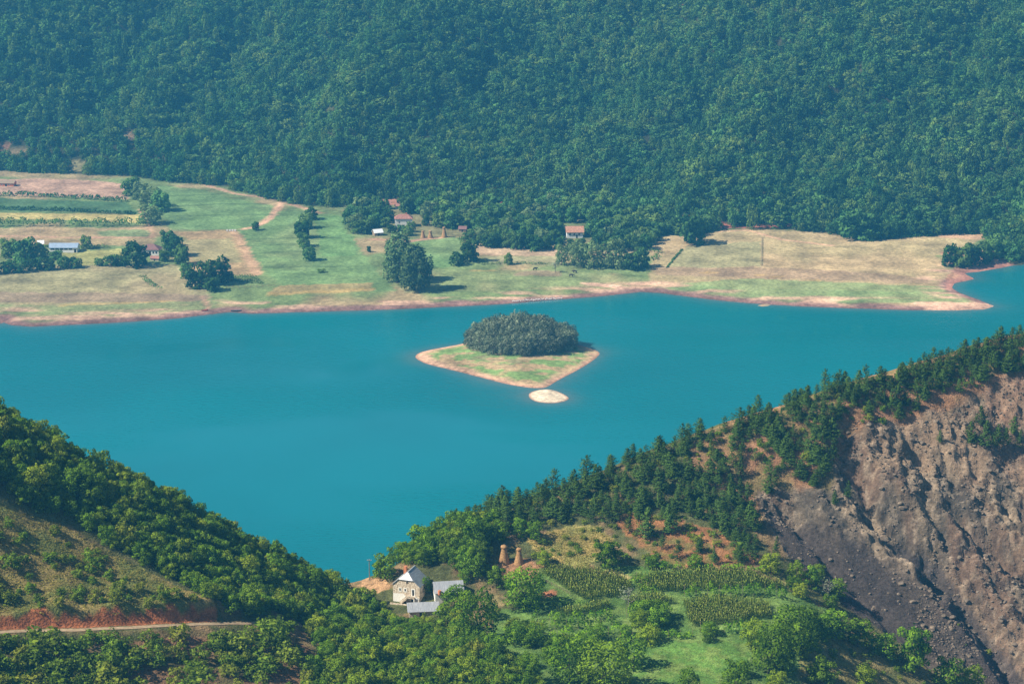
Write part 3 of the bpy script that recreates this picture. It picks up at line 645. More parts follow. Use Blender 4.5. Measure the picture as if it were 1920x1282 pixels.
K['fartall'] = [broad('fartall%d' % i, 12.0, 7.0, M['far'], 11, 60, 1.0, 260+i, base=-.05, flat=1.2) for i in range(2)]
K['field'] = [broad('field%d' % i, 10.0, 9.0, M['far'], 14, 120, 1.0, 280+i, base=-.04, flat=.9) for i in range(4)]
K['willow'] = [broad('willow%d' % i, 13.0, 11.0, M['willow'], 14, 120, 1.05, 290+i, base=-.05, flat=1.1) for i in range(3)]
K['poplar'] = [poplar('poplar%d' % i, 33.0, 22.0, M['poplar'], 300+i, 130, 1.1) for i in range(2)]
K['isle'] = [broad('isle%d' % i, 14.0, 10.0, M['isle'], 18, 170, .62, 320+i, base=.0, flat=1.0, bark='palebark', jag=.12) for i in range(4)]
def dead_tree(name, H, seed):                    # nearly leafless tree: pale limbs and a thin veil of twigs
    r = np.random.default_rng(seed); V, F = [], []; P = []
    tube(V, F, [(0, 0, -.5), (.1, 0, H*.4), (.0, .1, H*.95)], [H*.025, H*.018, .03])
    for i in range(22):
        a = i*2.4; z = H*r.uniform(.25, .8); L = H*r.uniform(.25, .42)*(1.15-z/H); e = np.array([math.cos(a)*L, math.sin(a)*L, z+L*r.uniform(.4, .9)])
        tube(V, F, [(0, 0, z), tuple(e*.55+np.array([0, 0, z*.45])), tuple(e)], [.1, .06, .02], 4)
        P.append(e+r.normal(0, .5, (10, 3)))
    P = np.concatenate(P); nn = P-np.array([0, 0, H*.5]); nn /= np.linalg.norm(nn, axis=1)[:, None]
    return leaf_mesh(name, P, nn, .4, M['isle'], r, r.uniform(.3, .9, len(P))), mesh_from(name+'t', V, F, M['palebark'], True), H, H*.7
K['dead'] = [dead_tree('dead_crown', 8.0, 350)]

def plant(name, kind, p, Hm, Wm, label, cat, group=None, trunk=True):
    c, t, H, Wd = K[kind][int(rng.integers(len(K[kind])))]
    sc = (Wm/Wd, Wm/Wd*rng.uniform(.9, 1.1), Hm/H)
    if not trunk:
        o = ob(name, c); o.location = tuple(map(float, p)); o.rotation_euler = (0, 0, rng.uniform(0, 6.28)); o.scale = sc
        return tag(o, label, cat, group)
    root = empty(name, p, rng.uniform(0, 6.28), sc); root.rotation_euler[0] = rng.normal(0, .045); root.rotation_euler[1] = rng.normal(0, .045); tag(root, label, cat, group)
    ob('crown', c, root); ob('trunk', t, root); return root
def scatter(name, pts, hs, ws, kinds, label, cat, mat=None):
    """thousands of far trees as one mass: crowns instanced on the points"""
    coll = bpy.data.collections.new(name+'_kinds'); lst = [x for k in kinds for x in K[k]]
    HW = []
    for i, (c, t, H, Wd) in enumerate(lst):
        o = bpy.data.objects.new('kind_%03d' % i, c); coll.objects.link(o); HW.append((H, Wd))
    n = len(pts); idx = rng.integers(0, len(lst), n); HW = np.array(HW)[idx]
    me = bpy.data.meshes.new(name); me.vertices.add(n); me.vertices.foreach_set('co', np.asarray(pts, np.float32).ravel())
    a = me.attributes.new('which', 'INT', 'POINT'); a.data.foreach_set('value', idx.astype(np.int32))
    flt_attr(me, rng.uniform(0, 6.28, n), 'turn')
    a = me.attributes.new('size', 'FLOAT_VECTOR', 'POINT'); a.data.foreach_set('vector', np.stack([ws/HW[:, 1], ws/HW[:, 1], hs/HW[:, 0]], 1).astype(np.float32).ravel())
    o = ob(name, me); tag(o, label, cat, kind='stuff')
    g = bpy.data.node_groups.new(name+'_scatter', 'GeometryNodeTree')
    g.interface.new_socket('Geometry', in_out='INPUT', socket_type='NodeSocketGeometry'); g.interface.new_socket('Geometry', in_out='OUTPUT', socket_type='NodeSocketGeometry')
    N = g.nodes.new; L = g.links.new
    gi, go = N('NodeGroupInput'), N('NodeGroupOutput'); ci = N('GeometryNodeCollectionInfo'); ci.inputs['Collection'].default_value = coll
    ci.inputs['Separate Children'].default_value = True; ci.inputs['Reset Children'].default_value = True
    ip = N('GeometryNodeInstanceOnPoints'); ip.inputs['Pick Instance'].default_value = True
    def na(nm, ty):
        q = N('GeometryNodeInputNamedAttribute'); q.data_type = ty; q.inputs['Name'].default_value = nm; return q.outputs[0]
    cx = N('ShaderNodeCombineXYZ'); L(na('turn', 'FLOAT'), cx.inputs[2])
    L(gi.outputs[0], ip.inputs['Points']); L(ci.outputs[0], ip.inputs['Instance']); L(na('which', 'INT'), ip.inputs['Instance Index'])
    L(cx.outputs[0], ip.inputs['Rotation']); L(na('size', 'FLOAT_VECTOR'), ip.inputs['Scale']); L(ip.outputs[0], go.inputs[0])
    o.modifiers.new('scatter', 'NODES').node_group = g
    return o
def jitter_grid(x0, x1, y0, y1, s, j=.42):
    X, Y = np.meshgrid(np.arange(x0, x1, s, dtype=float), np.arange(y0, y1, s, dtype=float)); X[1::2] += s/2
    return np.stack([X.ravel()+rng.uniform(-j, j, X.size)*s, Y.ravel()+rng.uniform(-j, j, X.size)*s], 1)

# ------------------------------------------------------------------ far forest
pts = jitter_grid(-600, 600, 1330, 2060, 5.7)
dmp = seg_dist(pts[:, 0], pts[:, 1], base_w); ins = inside(pts[:, 0], pts[:, 1], mount_poly)
z = far.h(pts[:, 0], pts[:, 1]); fx_, fy_, fd_ = project(np.column_stack([pts, z]))
keepf = ins & (dmp > 1.5) & (z > .8)
for poly, c in BARE[:9]:
    cx, cy = np.mean([p[0] for p in poly]), np.mean([p[1] for p in poly])
    grown = [(cx+(x-cx)*1.12, cy+(y-cy)*1.1+(8 if y > cy else 0)) for x, y in poly]
    keepf &= ~inside(fx_, fy_, grown) | ((fy_ > 370) & (fx_ > 850) & (rng.random(len(pts)) < .3))
edge_thin = (fx_ < 330) & (fy_ > 235) & (rng.random(len(pts)) < .2); keepf &= ~edge_thin
keepf &= (rng.random(len(pts)) < .96)
pts = np.column_stack([pts, z-.3])[keepf]; n = len(pts)
big_ = fbm(pts[:, 0]/60, pts[:, 1]/60, 2, 400)
hs = 9.6*(1+.22*big_)*rng.lognormal(0, .3, n); ws = np.clip(8.8*(1+.2*big_)*rng.lognormal(0, .3, n), 4, 17)
scatter('forest', pts, hs, ws, ['far', 'fartall'], 'dense hazy broadleaf forest covering the whole mountainside', 'forest')

def far_at(px, py): return far.hit(px, py, 1100, 2000, 2400)
def far_m(p): return project(np.array(p))[2]/FPX          # metres per photo pixel there
placed = []
def field_tree(kind, px, py, hp, wp, label, name='tree', cat='tree', group=None, trunk=True):
    p = far_at(px, py); m = far_m(p); placed.append((px, py))
    return plant(name, kind, p, hp*m*1.03, wp*m, label, cat, group, trunk)
# standing alone or in rows on the plain
field_tree('poplar', 745, 530, 90, 82, 'tall dark plumed poplar, the rear one of the big pair near the shore')
field_tree('poplar', 777, 545, 84, 72, 'tall pale green poplar with visible trunk, front one of the big pair near the shore')
field_tree('field', 480, 432, 16, 15, 'small lone tree in the open green meadow')
for px, py, h, wd, l in ((584, 412, 24, 24, 'uppermost tree of the short row running down the green meadow'), (574, 428, 28, 28, 'second tree from the top of the row in the green meadow'),
                         (567, 446, 32, 30, 'largest tree in the middle of the meadow row'), (570, 462, 26, 26, 'fourth tree of the meadow row, just above its lowest one'), (579, 488, 27, 30, 'lowest round tree at the end of the meadow row')):
    field_tree('field', px, py, h, wd, l, group='tree row in the meadow')
field_tree('bush', 603, 511, 7, 17, 'low dark bush alone in the meadow below the tree row', 'bush', 'bush', trunk=False)
field_tree('field', 692, 473, 12, 9, 'tiny upright tree between meadow and poplar pair')
field_tree('field', 857, 497, 24, 32, 'dark rounded tree beside the meadow, lower of the two right of the poplars')
field_tree('field', 881, 490, 40, 38, 'taller dark tree of the two to the right of the poplars')
field_tree('field', 954, 496, 22, 17, 'small dark tree alone among the pale weeds')
field_tree('dead', 1041, 511, 22, 24, 'greyish nearly leafless bush by the grazing cows', 'bush', 'bush')
for px, py, h, wd, l in ((1053, 497, 38, 28, 'pale green willow at the end of the clump nearest the grey bush'), (1083, 500, 44, 36, 'second willow of the pale green clump by the shore meadow'),
                         (1113, 503, 50, 40, 'tall round willow in the middle of the pale green clump'), (1150, 503, 56, 46, 'largest pale willow of the clump below the red roofed house'),
                         (1080, 482, 32, 32, 'pale silvery willow just below the red roofed house')):
    field_tree('willow', px, py, h, wd, l, 'willow', 'tree', 'pale willows below the house')
field_tree('field', 1183, 506, 34, 38, 'low dark tree at the foot of the willow clump'); field_tree('field', 1203, 502, 38, 30, 'dark narrow tree at the meadow end of the willow clump')
field_tree('field', 1297, 458, 56, 52, 'broad dark tree at the forest edge casting shade on the dry meadow')
field_tree('field', 1604, 447, 56, 70, 'big dark dome shaped tree standing out of the forest edge')
for px, py, h, wd, l in ((1782, 500, 42, 38, 'outermost dark tree on the bank above the cove'), (1803, 502, 42, 34, 'second dark tree on the bank above the cove'), (1822, 498, 40, 34, 'third dark tree on the cove bank'), (1842, 492, 38, 36, 'dark tree on the cove bank next to the forest'), (1862, 486, 44, 40, 'last tree of the cove bank row, merging with the forest')):
    field_tree('field', px, py, h, wd, l, group='trees on the cove bank')
for px, py, h, wd, l in ((246, 366, 34, 36, 'dark tree at the upper corner of the brown field'), (262, 376, 34, 34, 'tree just above the pale clump beside the strip fields'), (286, 388, 36, 42, 'yellowish round tree in the clump beside the green strip field'),
                         (302, 396, 36, 40, 'dark tree on the shaded side of the clump between fields'), (281, 420, 36, 44, 'pale round tree at the lower end of the clump, by the yellow strip')):
    field_tree('willow' if 'pale' in l or 'yellow' in l else 'field', px, py, h, wd, l, group='clump between the fields')
for px, py, h, wd, l in ((254, 499, 46, 54, 'big dark tree hiding the side of the white farmhouse'), (316, 462, 30, 28, 'slender tree behind the white farmhouse'), (328, 480, 40, 36, 'dark tree beside the white farmhouse'), (342, 496, 36, 34, 'lower dark tree beside the white farmhouse yard'), (308, 490, 22, 22, 'small tree in the yard of the white farmhouse'),
                         (352, 522, 28, 28, 'tree at the top of the clump above the vegetable rows'), (366, 540, 34, 34, 'dark tree at the foot of the clump above the shore'), (388, 534, 46, 34, 'tall dark tree in the clump beside the vegetable rows'), (410, 532, 48, 42, 'large round dark tree right beside the vegetable rows'), (396, 545, 26, 34, 'low tree at the bottom of the clump beside the vegetable rows'), (430, 526, 18, 20, 'small shrub like tree at the vegetable rows'),
                         (18, 482, 34, 36, 'dark tree at the edge of the picture by the long barn'), (48, 486, 40, 42, 'broad dark tree between the picture edge and the long barn'), (76, 484, 30, 28, 'tree close to the gable of the long barn'), (105, 487, 18, 24, 'small dark round tree in front of the long barn'), (162, 466, 24, 24, 'dark tree at the far gable of the long barn')):
    field_tree('field', px, py, h, wd, l, group='farmstead trees on the plain')
hl = ['scrubby tree in the hedge line below the long barn']
ordn = ['first', 'second', 'third', 'fourth', 'fifth', 'sixth', 'seventh', 'eighth', 'ninth', 'tenth', 'eleventh', 'twelfth']
for i_, (px, py, h, wd) in enumerate(((-12, 514, 24, 30), (14, 512, 24, 28), (40, 510, 28, 32), (68, 507, 24, 28), (92, 506, 22, 26), (118, 503, 24, 28), (140, 502, 20, 26), (186, 498, 14, 22), (208, 499, 22, 26), (226, 497, 18, 22))):
    field_tree('field', px, py, h, wd, ordn[i_]+' tree from the picture edge in the hedge line below the long barn', group='hedge line trees below the barn')
# hedges between the strip fields: each one a thing of clipped-out leaf clumps
def hedge(name, field, line, hgt, wid, mat, leaf, dens, label, cat, seed, group=None, posts=False):
    r = np.random.default_rng(seed); L3 = np.array(line); seg = np.linalg.norm(np.diff(L3[:, :2], axis=0), axis=1); cum = np.concatenate([[0], np.cumsum(seg)]); tot = cum[-1]
    nb = max(3, int(tot/(wid*.8))); lob = []
    for i in range(nb):
        s = (i+r.uniform(.1, .9))/nb*tot; x = np.interp(s, cum, L3[:, 0])+r.normal(0, wid*.12); y = np.interp(s, cum, L3[:, 1])+r.normal(0, wid*.12)
        h = hgt*r.uniform(.7, 1.25); lob.append((x, y, float(field.h(x, y))+h*.45, wid*.5*r.uniform(.8, 1.3), wid*.5*r.uniform(.8, 1.2), h*.58))
    P, Nn, T = lobes_points(lob, dens, r, -.3)
    o0 = L3[0].copy(); o0[2] = float(field.h(o0[0], o0[1])); P = P-o0
    me = leaf_mesh(name, P, Nn, leaf, mat, r, T)
    if not posts: return tag(ob(name, me, None, o0), label, cat, group)
    root = empty(name, o0); tag(root, label, cat, group); ob('foliage', me, root)
    for s in np.arange(.5, tot, 3.5):
        x = np.interp(s, cum, L3[:, 0]); y = np.interp(s, cum, L3[:, 1]); zz = float(field.h(x, y)); Vp, Fp = [], []
        tube(Vp, Fp, [(0, 0, -.3), (0, 0, hgt*1.05)], [.06, .05], 5); ob('post', mesh_from('post', Vp, Fp, M['wood']), root, (x-o0[0], y-o0[1], zz-o0[2]))
    return root
def fl(pts_): return [far_at(*p) for p in pts_]
hedge('hedge', far, fl([(-30, 366), (100, 370), (238, 379)]), 3.8, 4.6, M['far'], 1.1, 95, 'dark hedge between the brown field and the green strip field', 'hedge', 1)
hedge('hedge', far, fl([(-30, 392), (120, 396), (255, 403)]), 2.8, 3.6, M['far'], 1.0, 85, 'low hedge between the green and the yellow strip fields', 'hedge', 2)
hedge('hedge', far, fl([(-30, 425), (120, 424), (266, 424)]), 6.0, 7.0, M['far'], 1.2, 130, 'thick dark hedge below the yellow strip field', 'hedge', 3)
hedge('hedge', far, fl([(165, 466), (205, 464)]), 2.2, 3, M['far'], .9, 36, 'low hedge trailing away from the far gable of the barn', 'hedge', 4)
hedge('hedge', far, fl([(265, 516), (280, 530), (300, 542)]), 1.2, 4.5, M['far'], .9, 36, 'short dark hedge slanting across the pale shore meadow', 'hedge', 5)
hedge('hedge', far, fl([(862, 448), (872, 470), (878, 482)]), 3, 4, M['far'], 1, 40, 'bushy hedge along the meadow behind the poplars', 'hedge', 6)
hedge('hedge', far, fl([(900, 496), (950, 494), (1040, 496)]), 1.4, 4, M['willow'], .9, 36, 'pale weedy hedge along the dry plot', 'hedge', 7)
hedge('hedge', far, fl([(1205, 470), (1240, 474), (1225, 490)]), 2, 5, M['far'], 1, 40, 'bright shrubby hedge at the end of the willow clump', 'hedge', 8)
hedge('hedge', far, fl([(1640, 444), (1700, 446), (1760, 440)]), 2, 5, M['far'], 1, 36, 'low shrub fringe below the forest edge on the dry meadow', 'hedge', 9)
hedge('hedge', far, fl([(1250, 503), (1266, 483), (1280, 468)]), .8, 1.6, M['far'], .7, 30, 'thin fence line hedge slanting over the dry meadow', 'hedge', 10)
# village grove between meadow and mountain
GROVE = [(652, 440), (658, 400), (700, 388), (900, 392), (1100, 398), (1218, 408), (1240, 440), (1212, 470), (1100, 470), (1045, 474), (910, 464), (878, 454), (850, 440), (760, 442), (700, 440)]
HOLES = [(1056, 415, 1098, 448), (735, 398, 782, 420), (690, 426, 722, 446), (785, 426, 848, 452), (715, 370, 738, 394), (866, 424, 884, 436)]
cand = []
for tries in range(5000):
    px, py = rng.uniform(648, 1240), rng.uniform(386, 472)
    if not inside(np.array([px]), np.array([py]), GROVE)[0] or any(a-12 < px < c+12 and b+3 < py < d+15 for a, b, c, d in HOLES): continue
    if any((px-a)**2+((py-b)*2.2)**2 < 15**2 for a, b in cand): continue
    cand.append((px, py))
for px, py in cand:
    m = 1.0 if py < 445 else .8
    right = px > 900
    if 715 < px < 800 and py > 418: m *= .55
    if 1050 < px < 1105 and py > 445: m *= .6
    field_tree('willow' if rng.random() < .12 else 'field', px, py, rng.uniform(22, 38)*m, rng.uniform(26, 42)*m,
               ('tree in the orchards '+('between hamlet and terracotta roofed house' if px < 1000 else 'close around the terracotta roofed house' if px < 1120 else 'between terracotta roofed house and dry meadow')+(', front rank' if py > 440 else ', middle rank' if py > 415 else ', at the mountain foot')) if right else
               ('tree of the hamlet '+('at its meadow end' if px < 725 else 'behind the poplar pair' if px < 800 else 'near the three haystacks')+(', front rank' if py > 425 else ', upper rank')), name='orchard_tree', cat='orchard tree', group='orchard trees by the red roofed house' if right else 'hamlet trees')
# ------------------------------------------------------------------ grove on the island
gx = []
c0 = on_level(975, 656)[:2]; ex, ey = 29.5, 23.5
for tries in range(4000):
    a, q = rng.uniform(0, 6.283), math.sqrt(rng.random()); x, y = c0[0]+math.cos(a)*q*ex, c0[1]+math.sin(a)*q*ey
    if any(math.hypot(x-b[0], y-b[1]) < 4.0 for b in gx): continue
    gx.append((x, y, q))
for x, y, q in gx:
    a_ = math.atan2(y-c0[1], x-c0[0]); wh = 'in the middle of the island grove' if q < .55 else 'on the sunlit end of the island grove' if abs(a_) > 2.4 else 'on the shaded end of the island grove' if abs(a_) < .7 else 'on the far side of the island grove' if a_ > 0 else 'on the front of the island grove'
    plant('grove_tree', 'isle', (x, y, float(isle.h(x, y))), (19.0-7.5*q**2.6)*rng.uniform(.9, 1.08), rng.uniform(8.5, 12), 'grey green tree with pale limbs '+wh, 'grove tree', 'island grove')
p = on_level(1068, 648); plant('tree', 'isle', (p[0], p[1], float(isle.h(p[0], p[1]))), 12.5, 10, 'tree leaning out at the shaded end of the island grove', 'tree')

# ------------------------------------------------------------------ near woods
WOOD_L = [(-120, 700), (0, 785), (150, 862), (300, 930), (430, 1000), (560, 1070), (650, 1113), (700, 1128), (722, 1140), (735, 1165), (830, 1172), (880, 1185), (930, 1230), (990, 1260), (1030, 1330), (560, 1330), (600, 1215), (560, 1165), (430, 1152), (402, 1128), (300, 1075), (215, 1030), (130, 972), (50, 962), (0, 925), (-120, 900)]
SCRUB = [(-120, 1200), (60, 1197), (300, 1188), (570, 1185), (590, 1340), (-120, 1340)]
CLEAR = [(-60, 950), (120, 992), (200, 1045), (300, 1095), (390, 1135), (390, 1138), (200, 1140), (-60, 1140)]
WOOD_M = [(705, 1085), (760, 1042), (830, 1005), (890, 985), (960, 1000), (1010, 1005), (985, 1028), (930, 1040), (930, 1062), (900, 1090), (870, 1092), (815, 1070), (770, 1062), (735, 1090)]
PINES = [(800, 1022), (860, 985), (900, 965), (1000, 931), (1100, 903), (1200, 856), (1300, 822), (1335, 812), (1400, 800), (1415, 860), (1395, 900), (1408, 960), (1420, 1020), (1395, 1035), (1330, 985), (1240, 975), (1150, 980), (1050, 985), (960, 998), (880, 995)]
RIDGE = [(1400, 786), (1500, 754), (1560, 734), (1650, 710), (1750, 680), (1850, 650), (1920, 630), (2100, 590), (2100, 690), (1900, 700), (1850, 722), (1740, 750), (1700, 792), (1600, 795), (1560, 870), (1540, 915), (1480, 905), (1420, 860)]
def sow(poly, n_tries, dmin, accept=None, keep_out=()):
    xs = [p[0] for p in poly]; ys = [p[1] for p in poly]; got = []; G = {}
    wpts = jitter_grid(-225, 280, 440, 790, dmin)
    zz = near.h(wpts[:, 0], wpts[:, 1]); ax, ay, ad = project(np.column_stack([wpts, zz]))
    ok = inside(ax, ay, poly)
    # keep what lies on this side of the crest
    out = []
    for i in np.nonzero(ok)[0]:
        if any(a < ax[i] < c and b < ay[i] < d for a, b, c, d in keep_out): continue
        h = near.hit(ax[i], ay[i], 430, 800, 500)
        if h is None or abs(h[1]-wpts[i, 1]) > 6: continue
        if accept is not None and rng.random() > accept(ax[i], ay[i]): continue
        out.append((wpts[i, 0], wpts[i, 1], zz[i], ax[i], ay[i]))
    return out
HOUSE_OUT = [(725, 1095, 845, 1152), (680, 1075, 735, 1100)]
wl_ = sow(WOOD_L, 0, 2.65, None, HOUSE_OUT)
wl_.sort(key=lambda q: -q[4]); rng.shuffle(wl_)
sel, rest = wl_[:225], wl_[225:]
def sized(s): return 'tall' if s > 1.22 else 'small' if s < .82 else 'middle sized'
def wood_label(px, py):
    crest = np.interp(px, [0, 150, 300, 430, 560, 650], [785, 862, 930, 1000, 1070, 1113])
    if px < 520 and py < 1165:
        g = 'wood on the hill above the clearing'
        if py-crest < 28: return 'on the wooded crest against the lake, '+('above the clearing' if px < 250 else 'going down towards the house'), g
        if px < 200: return 'in the shady wood at the upper edge of the clearing', g
        return ('deep in the wood between clearing and lake' if py-crest < 75 else 'at the lower edge of the wood beside the clearing'), g
    if px < 700: return ('in the thicket where the dirt road ends' if py < 1200 else 'in the thicket just below the road end'), 'thicket at the road end'
    return ('in the thicket close below the shed roof' if py < 1200 else 'in the bright thicket at the lower picture edge below the house'), 'thicket below the stone house'
for x, y, z_, px, py in sel:
    l, g = wood_label(px, py)
    s = rng.lognormal(0, .2)*(1.0 if px < 700 else .85)
    if 705 < px < 850 and 1130 < py < 1240: s *= .62
    plant('woodland_tree', 'oak', (x, y, z_-.2), 5.5*s, 4.5*s, sized(s)+' broadleaf tree '+l, 'woodland tree', g)
pr = np.array([(x, y, z_-.2) for x, y, z_, a, b in rest]); near_house = np.array([705 < a < 850 and 1130 < b < 1240 for x, y, z_, a, b in rest])
s = rng.lognormal(0, .22, len(pr))*np.where(near_house, .6, .85)
print('wood', len(sel), len(rest), 'grove', len(cand), 'isle', len(gx))
scatter('undergrowth', pr, 5.0*s, 4.2*s, ['oak', 'oak', 'bush'], 'mass of smaller trees and bushes filling the near woods', 'undergrowth')
def shrubs(pts_, lab, g, hmin, hmax, kinds=('bush',), cat='bush', name='bush'):
    for x, y, z_, px, py in pts_:
        k_ = kinds[int(rng.integers(len(kinds)))]; h = rng.uniform(hmin, hmax)*rng.lognormal(0, .2)
        zone = '' if name != 'shrub' else (' under the lit red bank' if px < 150 else ' halfway along' if px < 330 else ' on bare brown earth' if px < 480 else ' near the road end')
        plant(name, k_, (x, y, z_-.15), h*(1.5 if k_ == 'cone' else 1), h*rng.uniform(1.1, 1.7), ('large ' if h > (hmin+hmax)*.6 else 'small ' if h < (hmin+hmax)*.4 else '')+lab+zone, cat, g, trunk=False)
sc_ = sow(SCRUB, 0, 3.0, lambda a, b: .92 if a < 230 else .55, [(-50, 1190, 600, 1200)])
rng.shuffle(sc_)
shrubs(sc_[:180], 'green shrub on the slope below the dirt road', 'shrubs below the dirt road', 2.4, 4.4, ('bush', 'bush', 'cone'), 'shrub', 'shrub')
cl_ = sow(CLEAR, 0, 3.3, lambda a, b: .45+.25*(b > 1105))
shrubs(cl_[:110], 'green bush dotted on the dry grass clearing above the red bank', 'bushes on the clearing', 1.3, 2.9)
wm_ = sow(WOOD_M, 0, 3.2, None, [(725, 1060, 850, 1150), (916, 1012, 1000, 1100)])
for x, y, z_, px, py in wm_:
    s = rng.lognormal(0, .2); plant('woodland_tree', 'oak', (x, y, z_-.2), 6.0*s, 5.0*s, sized(s)+' yellow green tree in the wood '+('right behind the stone house' if px < 800 else 'behind the annex roof' if px < 890 else 'behind the haystacks'), 'woodland tree', 'wood behind the stone house')
pn_ = sow(PINES, 0, 3.7, None, [(1335, 820, 1372, 846), (1290, 850, 1330, 880)])
rg_ = sow(RIDGE, 0, 3.1, lambda a, b: .97 if (b < 715 and a > 1640) else (.72 if b < 760 else .62), [(1600, 700, 1680, 712)])
rg_ += sow([(1400, 800), (1470, 790), (1560, 830), (1550, 905), (1500, 915), (1425, 935), (1405, 900)], 0, 4.2, lambda a, b: .7)
tot = [(q, 0) for q in pn_]+[(q, 1) for q in rg_]; rng.shuffle(tot)
print('mid', len(wm_), 'pines', len(pn_), len(rg_), 'scrub', len(sc_), len(cl_))
for (x, y, z_, px, py), r_ in tot[:290]:
    s = min(rng.lognormal(0, .26), 1.55)
    crest = np.interp(px, [c0_[0] for c0_ in CREST], [c0_[1] for c0_ in CREST]); top = py-crest < 22
    if r_: where = (('on the open crest against the lake, ' if top else 'on the reddish slope under the crest, ')+('near the crest pair' if px < 1640 else 'above the rubble' if px < 1780 else 'towards the picture edge'))
    else: where = (('at the stand edge against the lake, ' if top else 'inside the dense ridge stand, ')+('above the haystacks' if px < 1040 else 'near the flat topped pine' if px < 1160 else 'above the orange soil' if px < 1330 else 'next to the scree'))
    lab, g = (('pine on the open reddish crest above the landslide', 'pines above the landslide') if r_ else ('dark pine in the dense stand on the ridge above the farm', 'pine stand on the ridge'))
    plant('pine_tree', 'oldpine' if rng.random() < .12 else 'pine', (x, y, z_-.2), 5.6*s, 4.8*s**.8, sized(s)+' dark pine '+where, 'pine tree', g)
if len(tot) > 290:
    q = np.array([(a[0], a[1], a[2]-.2) for a, b in tot[290:]]); s = rng.lognormal(0, .2, len(q))
    scatter('pine_wood', q, 5.6*s, 4.7*s**.8, ['pine', 'pine', 'oldpine'], 'further pines filling the stand on the ridge', 'pines')
def near_tree(kind, px, py, hp, wp, label, name='tree', cat='tree', group=None, trunk=True):
    p = nh(px, py)
    if p is None: return
    m = project(p)[2]/FPX
    return plant(name, kind, p-np.array([0, 0, .15]), hp*m*1.05, wp*m, label, cat, group, trunk)
for px, py, h, wd, l in ((1546, 733, 42, 36, 'spreading pine, first of the pair standing out on the crest'), (1572, 732, 40, 32, 'second of the pair of pines standing out on the crest'), (1098, 905, 52, 56, 'flat topped old pine sticking up against the lake'), (1386, 798, 36, 40, 'ragged old pine against the lake where the stand ends')):
    near_tree('oldpine', px, py, h, wd, l, 'pine_tree', 'pine tree')
for i_, (px, py, h, wd) in enumerate(((1822, 836, 46, 30), (1845, 840, 52, 34), (1870, 842, 44, 28), (1888, 836, 34, 22), (1910, 842, 38, 24), (1838, 800, 40, 30), (1900, 815, 36, 26))):
    near_tree('pine', px, py, h, wd, ('first pine', 'tallest pine', 'third pine', 'small fourth pine', 'outermost pine', 'upper pine nearest the rubble', 'upper pine nearest the picture edge')[i_]+' of the little clump growing on the landslide', 'pine_tree', 'pine tree', 'pine clump on the landslide')
for px, py, h, wd, l in ((1762, 832, 26, 18, 'small lone pine on the rubble of the landslide'), (1590, 935, 34, 18, 'narrow pine at the lip of the upper gully'), (1565, 945, 28, 16, 'small pine beside the narrow one at the gully lip'), (1452, 1045, 44, 22, 'slim pale pine at the lower edge of the landslide')):
    near_tree('pine', px, py, h, wd, l, 'pine_tree', 'pine tree')
for i_, (px, py, h, wd) in enumerate(((1235, 955, 40, 26), (1255, 1000, 56, 34), (1215, 1010, 60, 40), (1240, 1030, 32, 18), (1270, 1048, 36, 24), (1312, 1035, 24, 26), (1180, 1000, 34, 24), (1340, 1058, 38, 16), (1400, 1042, 42, 28), (1385, 1056, 36, 34), (1415, 1055, 40, 30), (1365, 1012, 20, 12))):
    near_tree('pine', px, py, h, wd, ('pine at the upper edge', 'tall pine near the top', 'tallest broad pine', 'slim pine below the tallest', 'pine at the lower edge', 'low bushy pine in the middle', 'pine at the haystack end', 'slim pine by the vine row', 'pine nearest the ridge stand', 'low pine at the scree corner', 'pine right at the scree corner', 'tiny lone pine')[i_]+' of the bare orange soil', 'pine_tree', 'pine tree', 'pines on the orange soil')
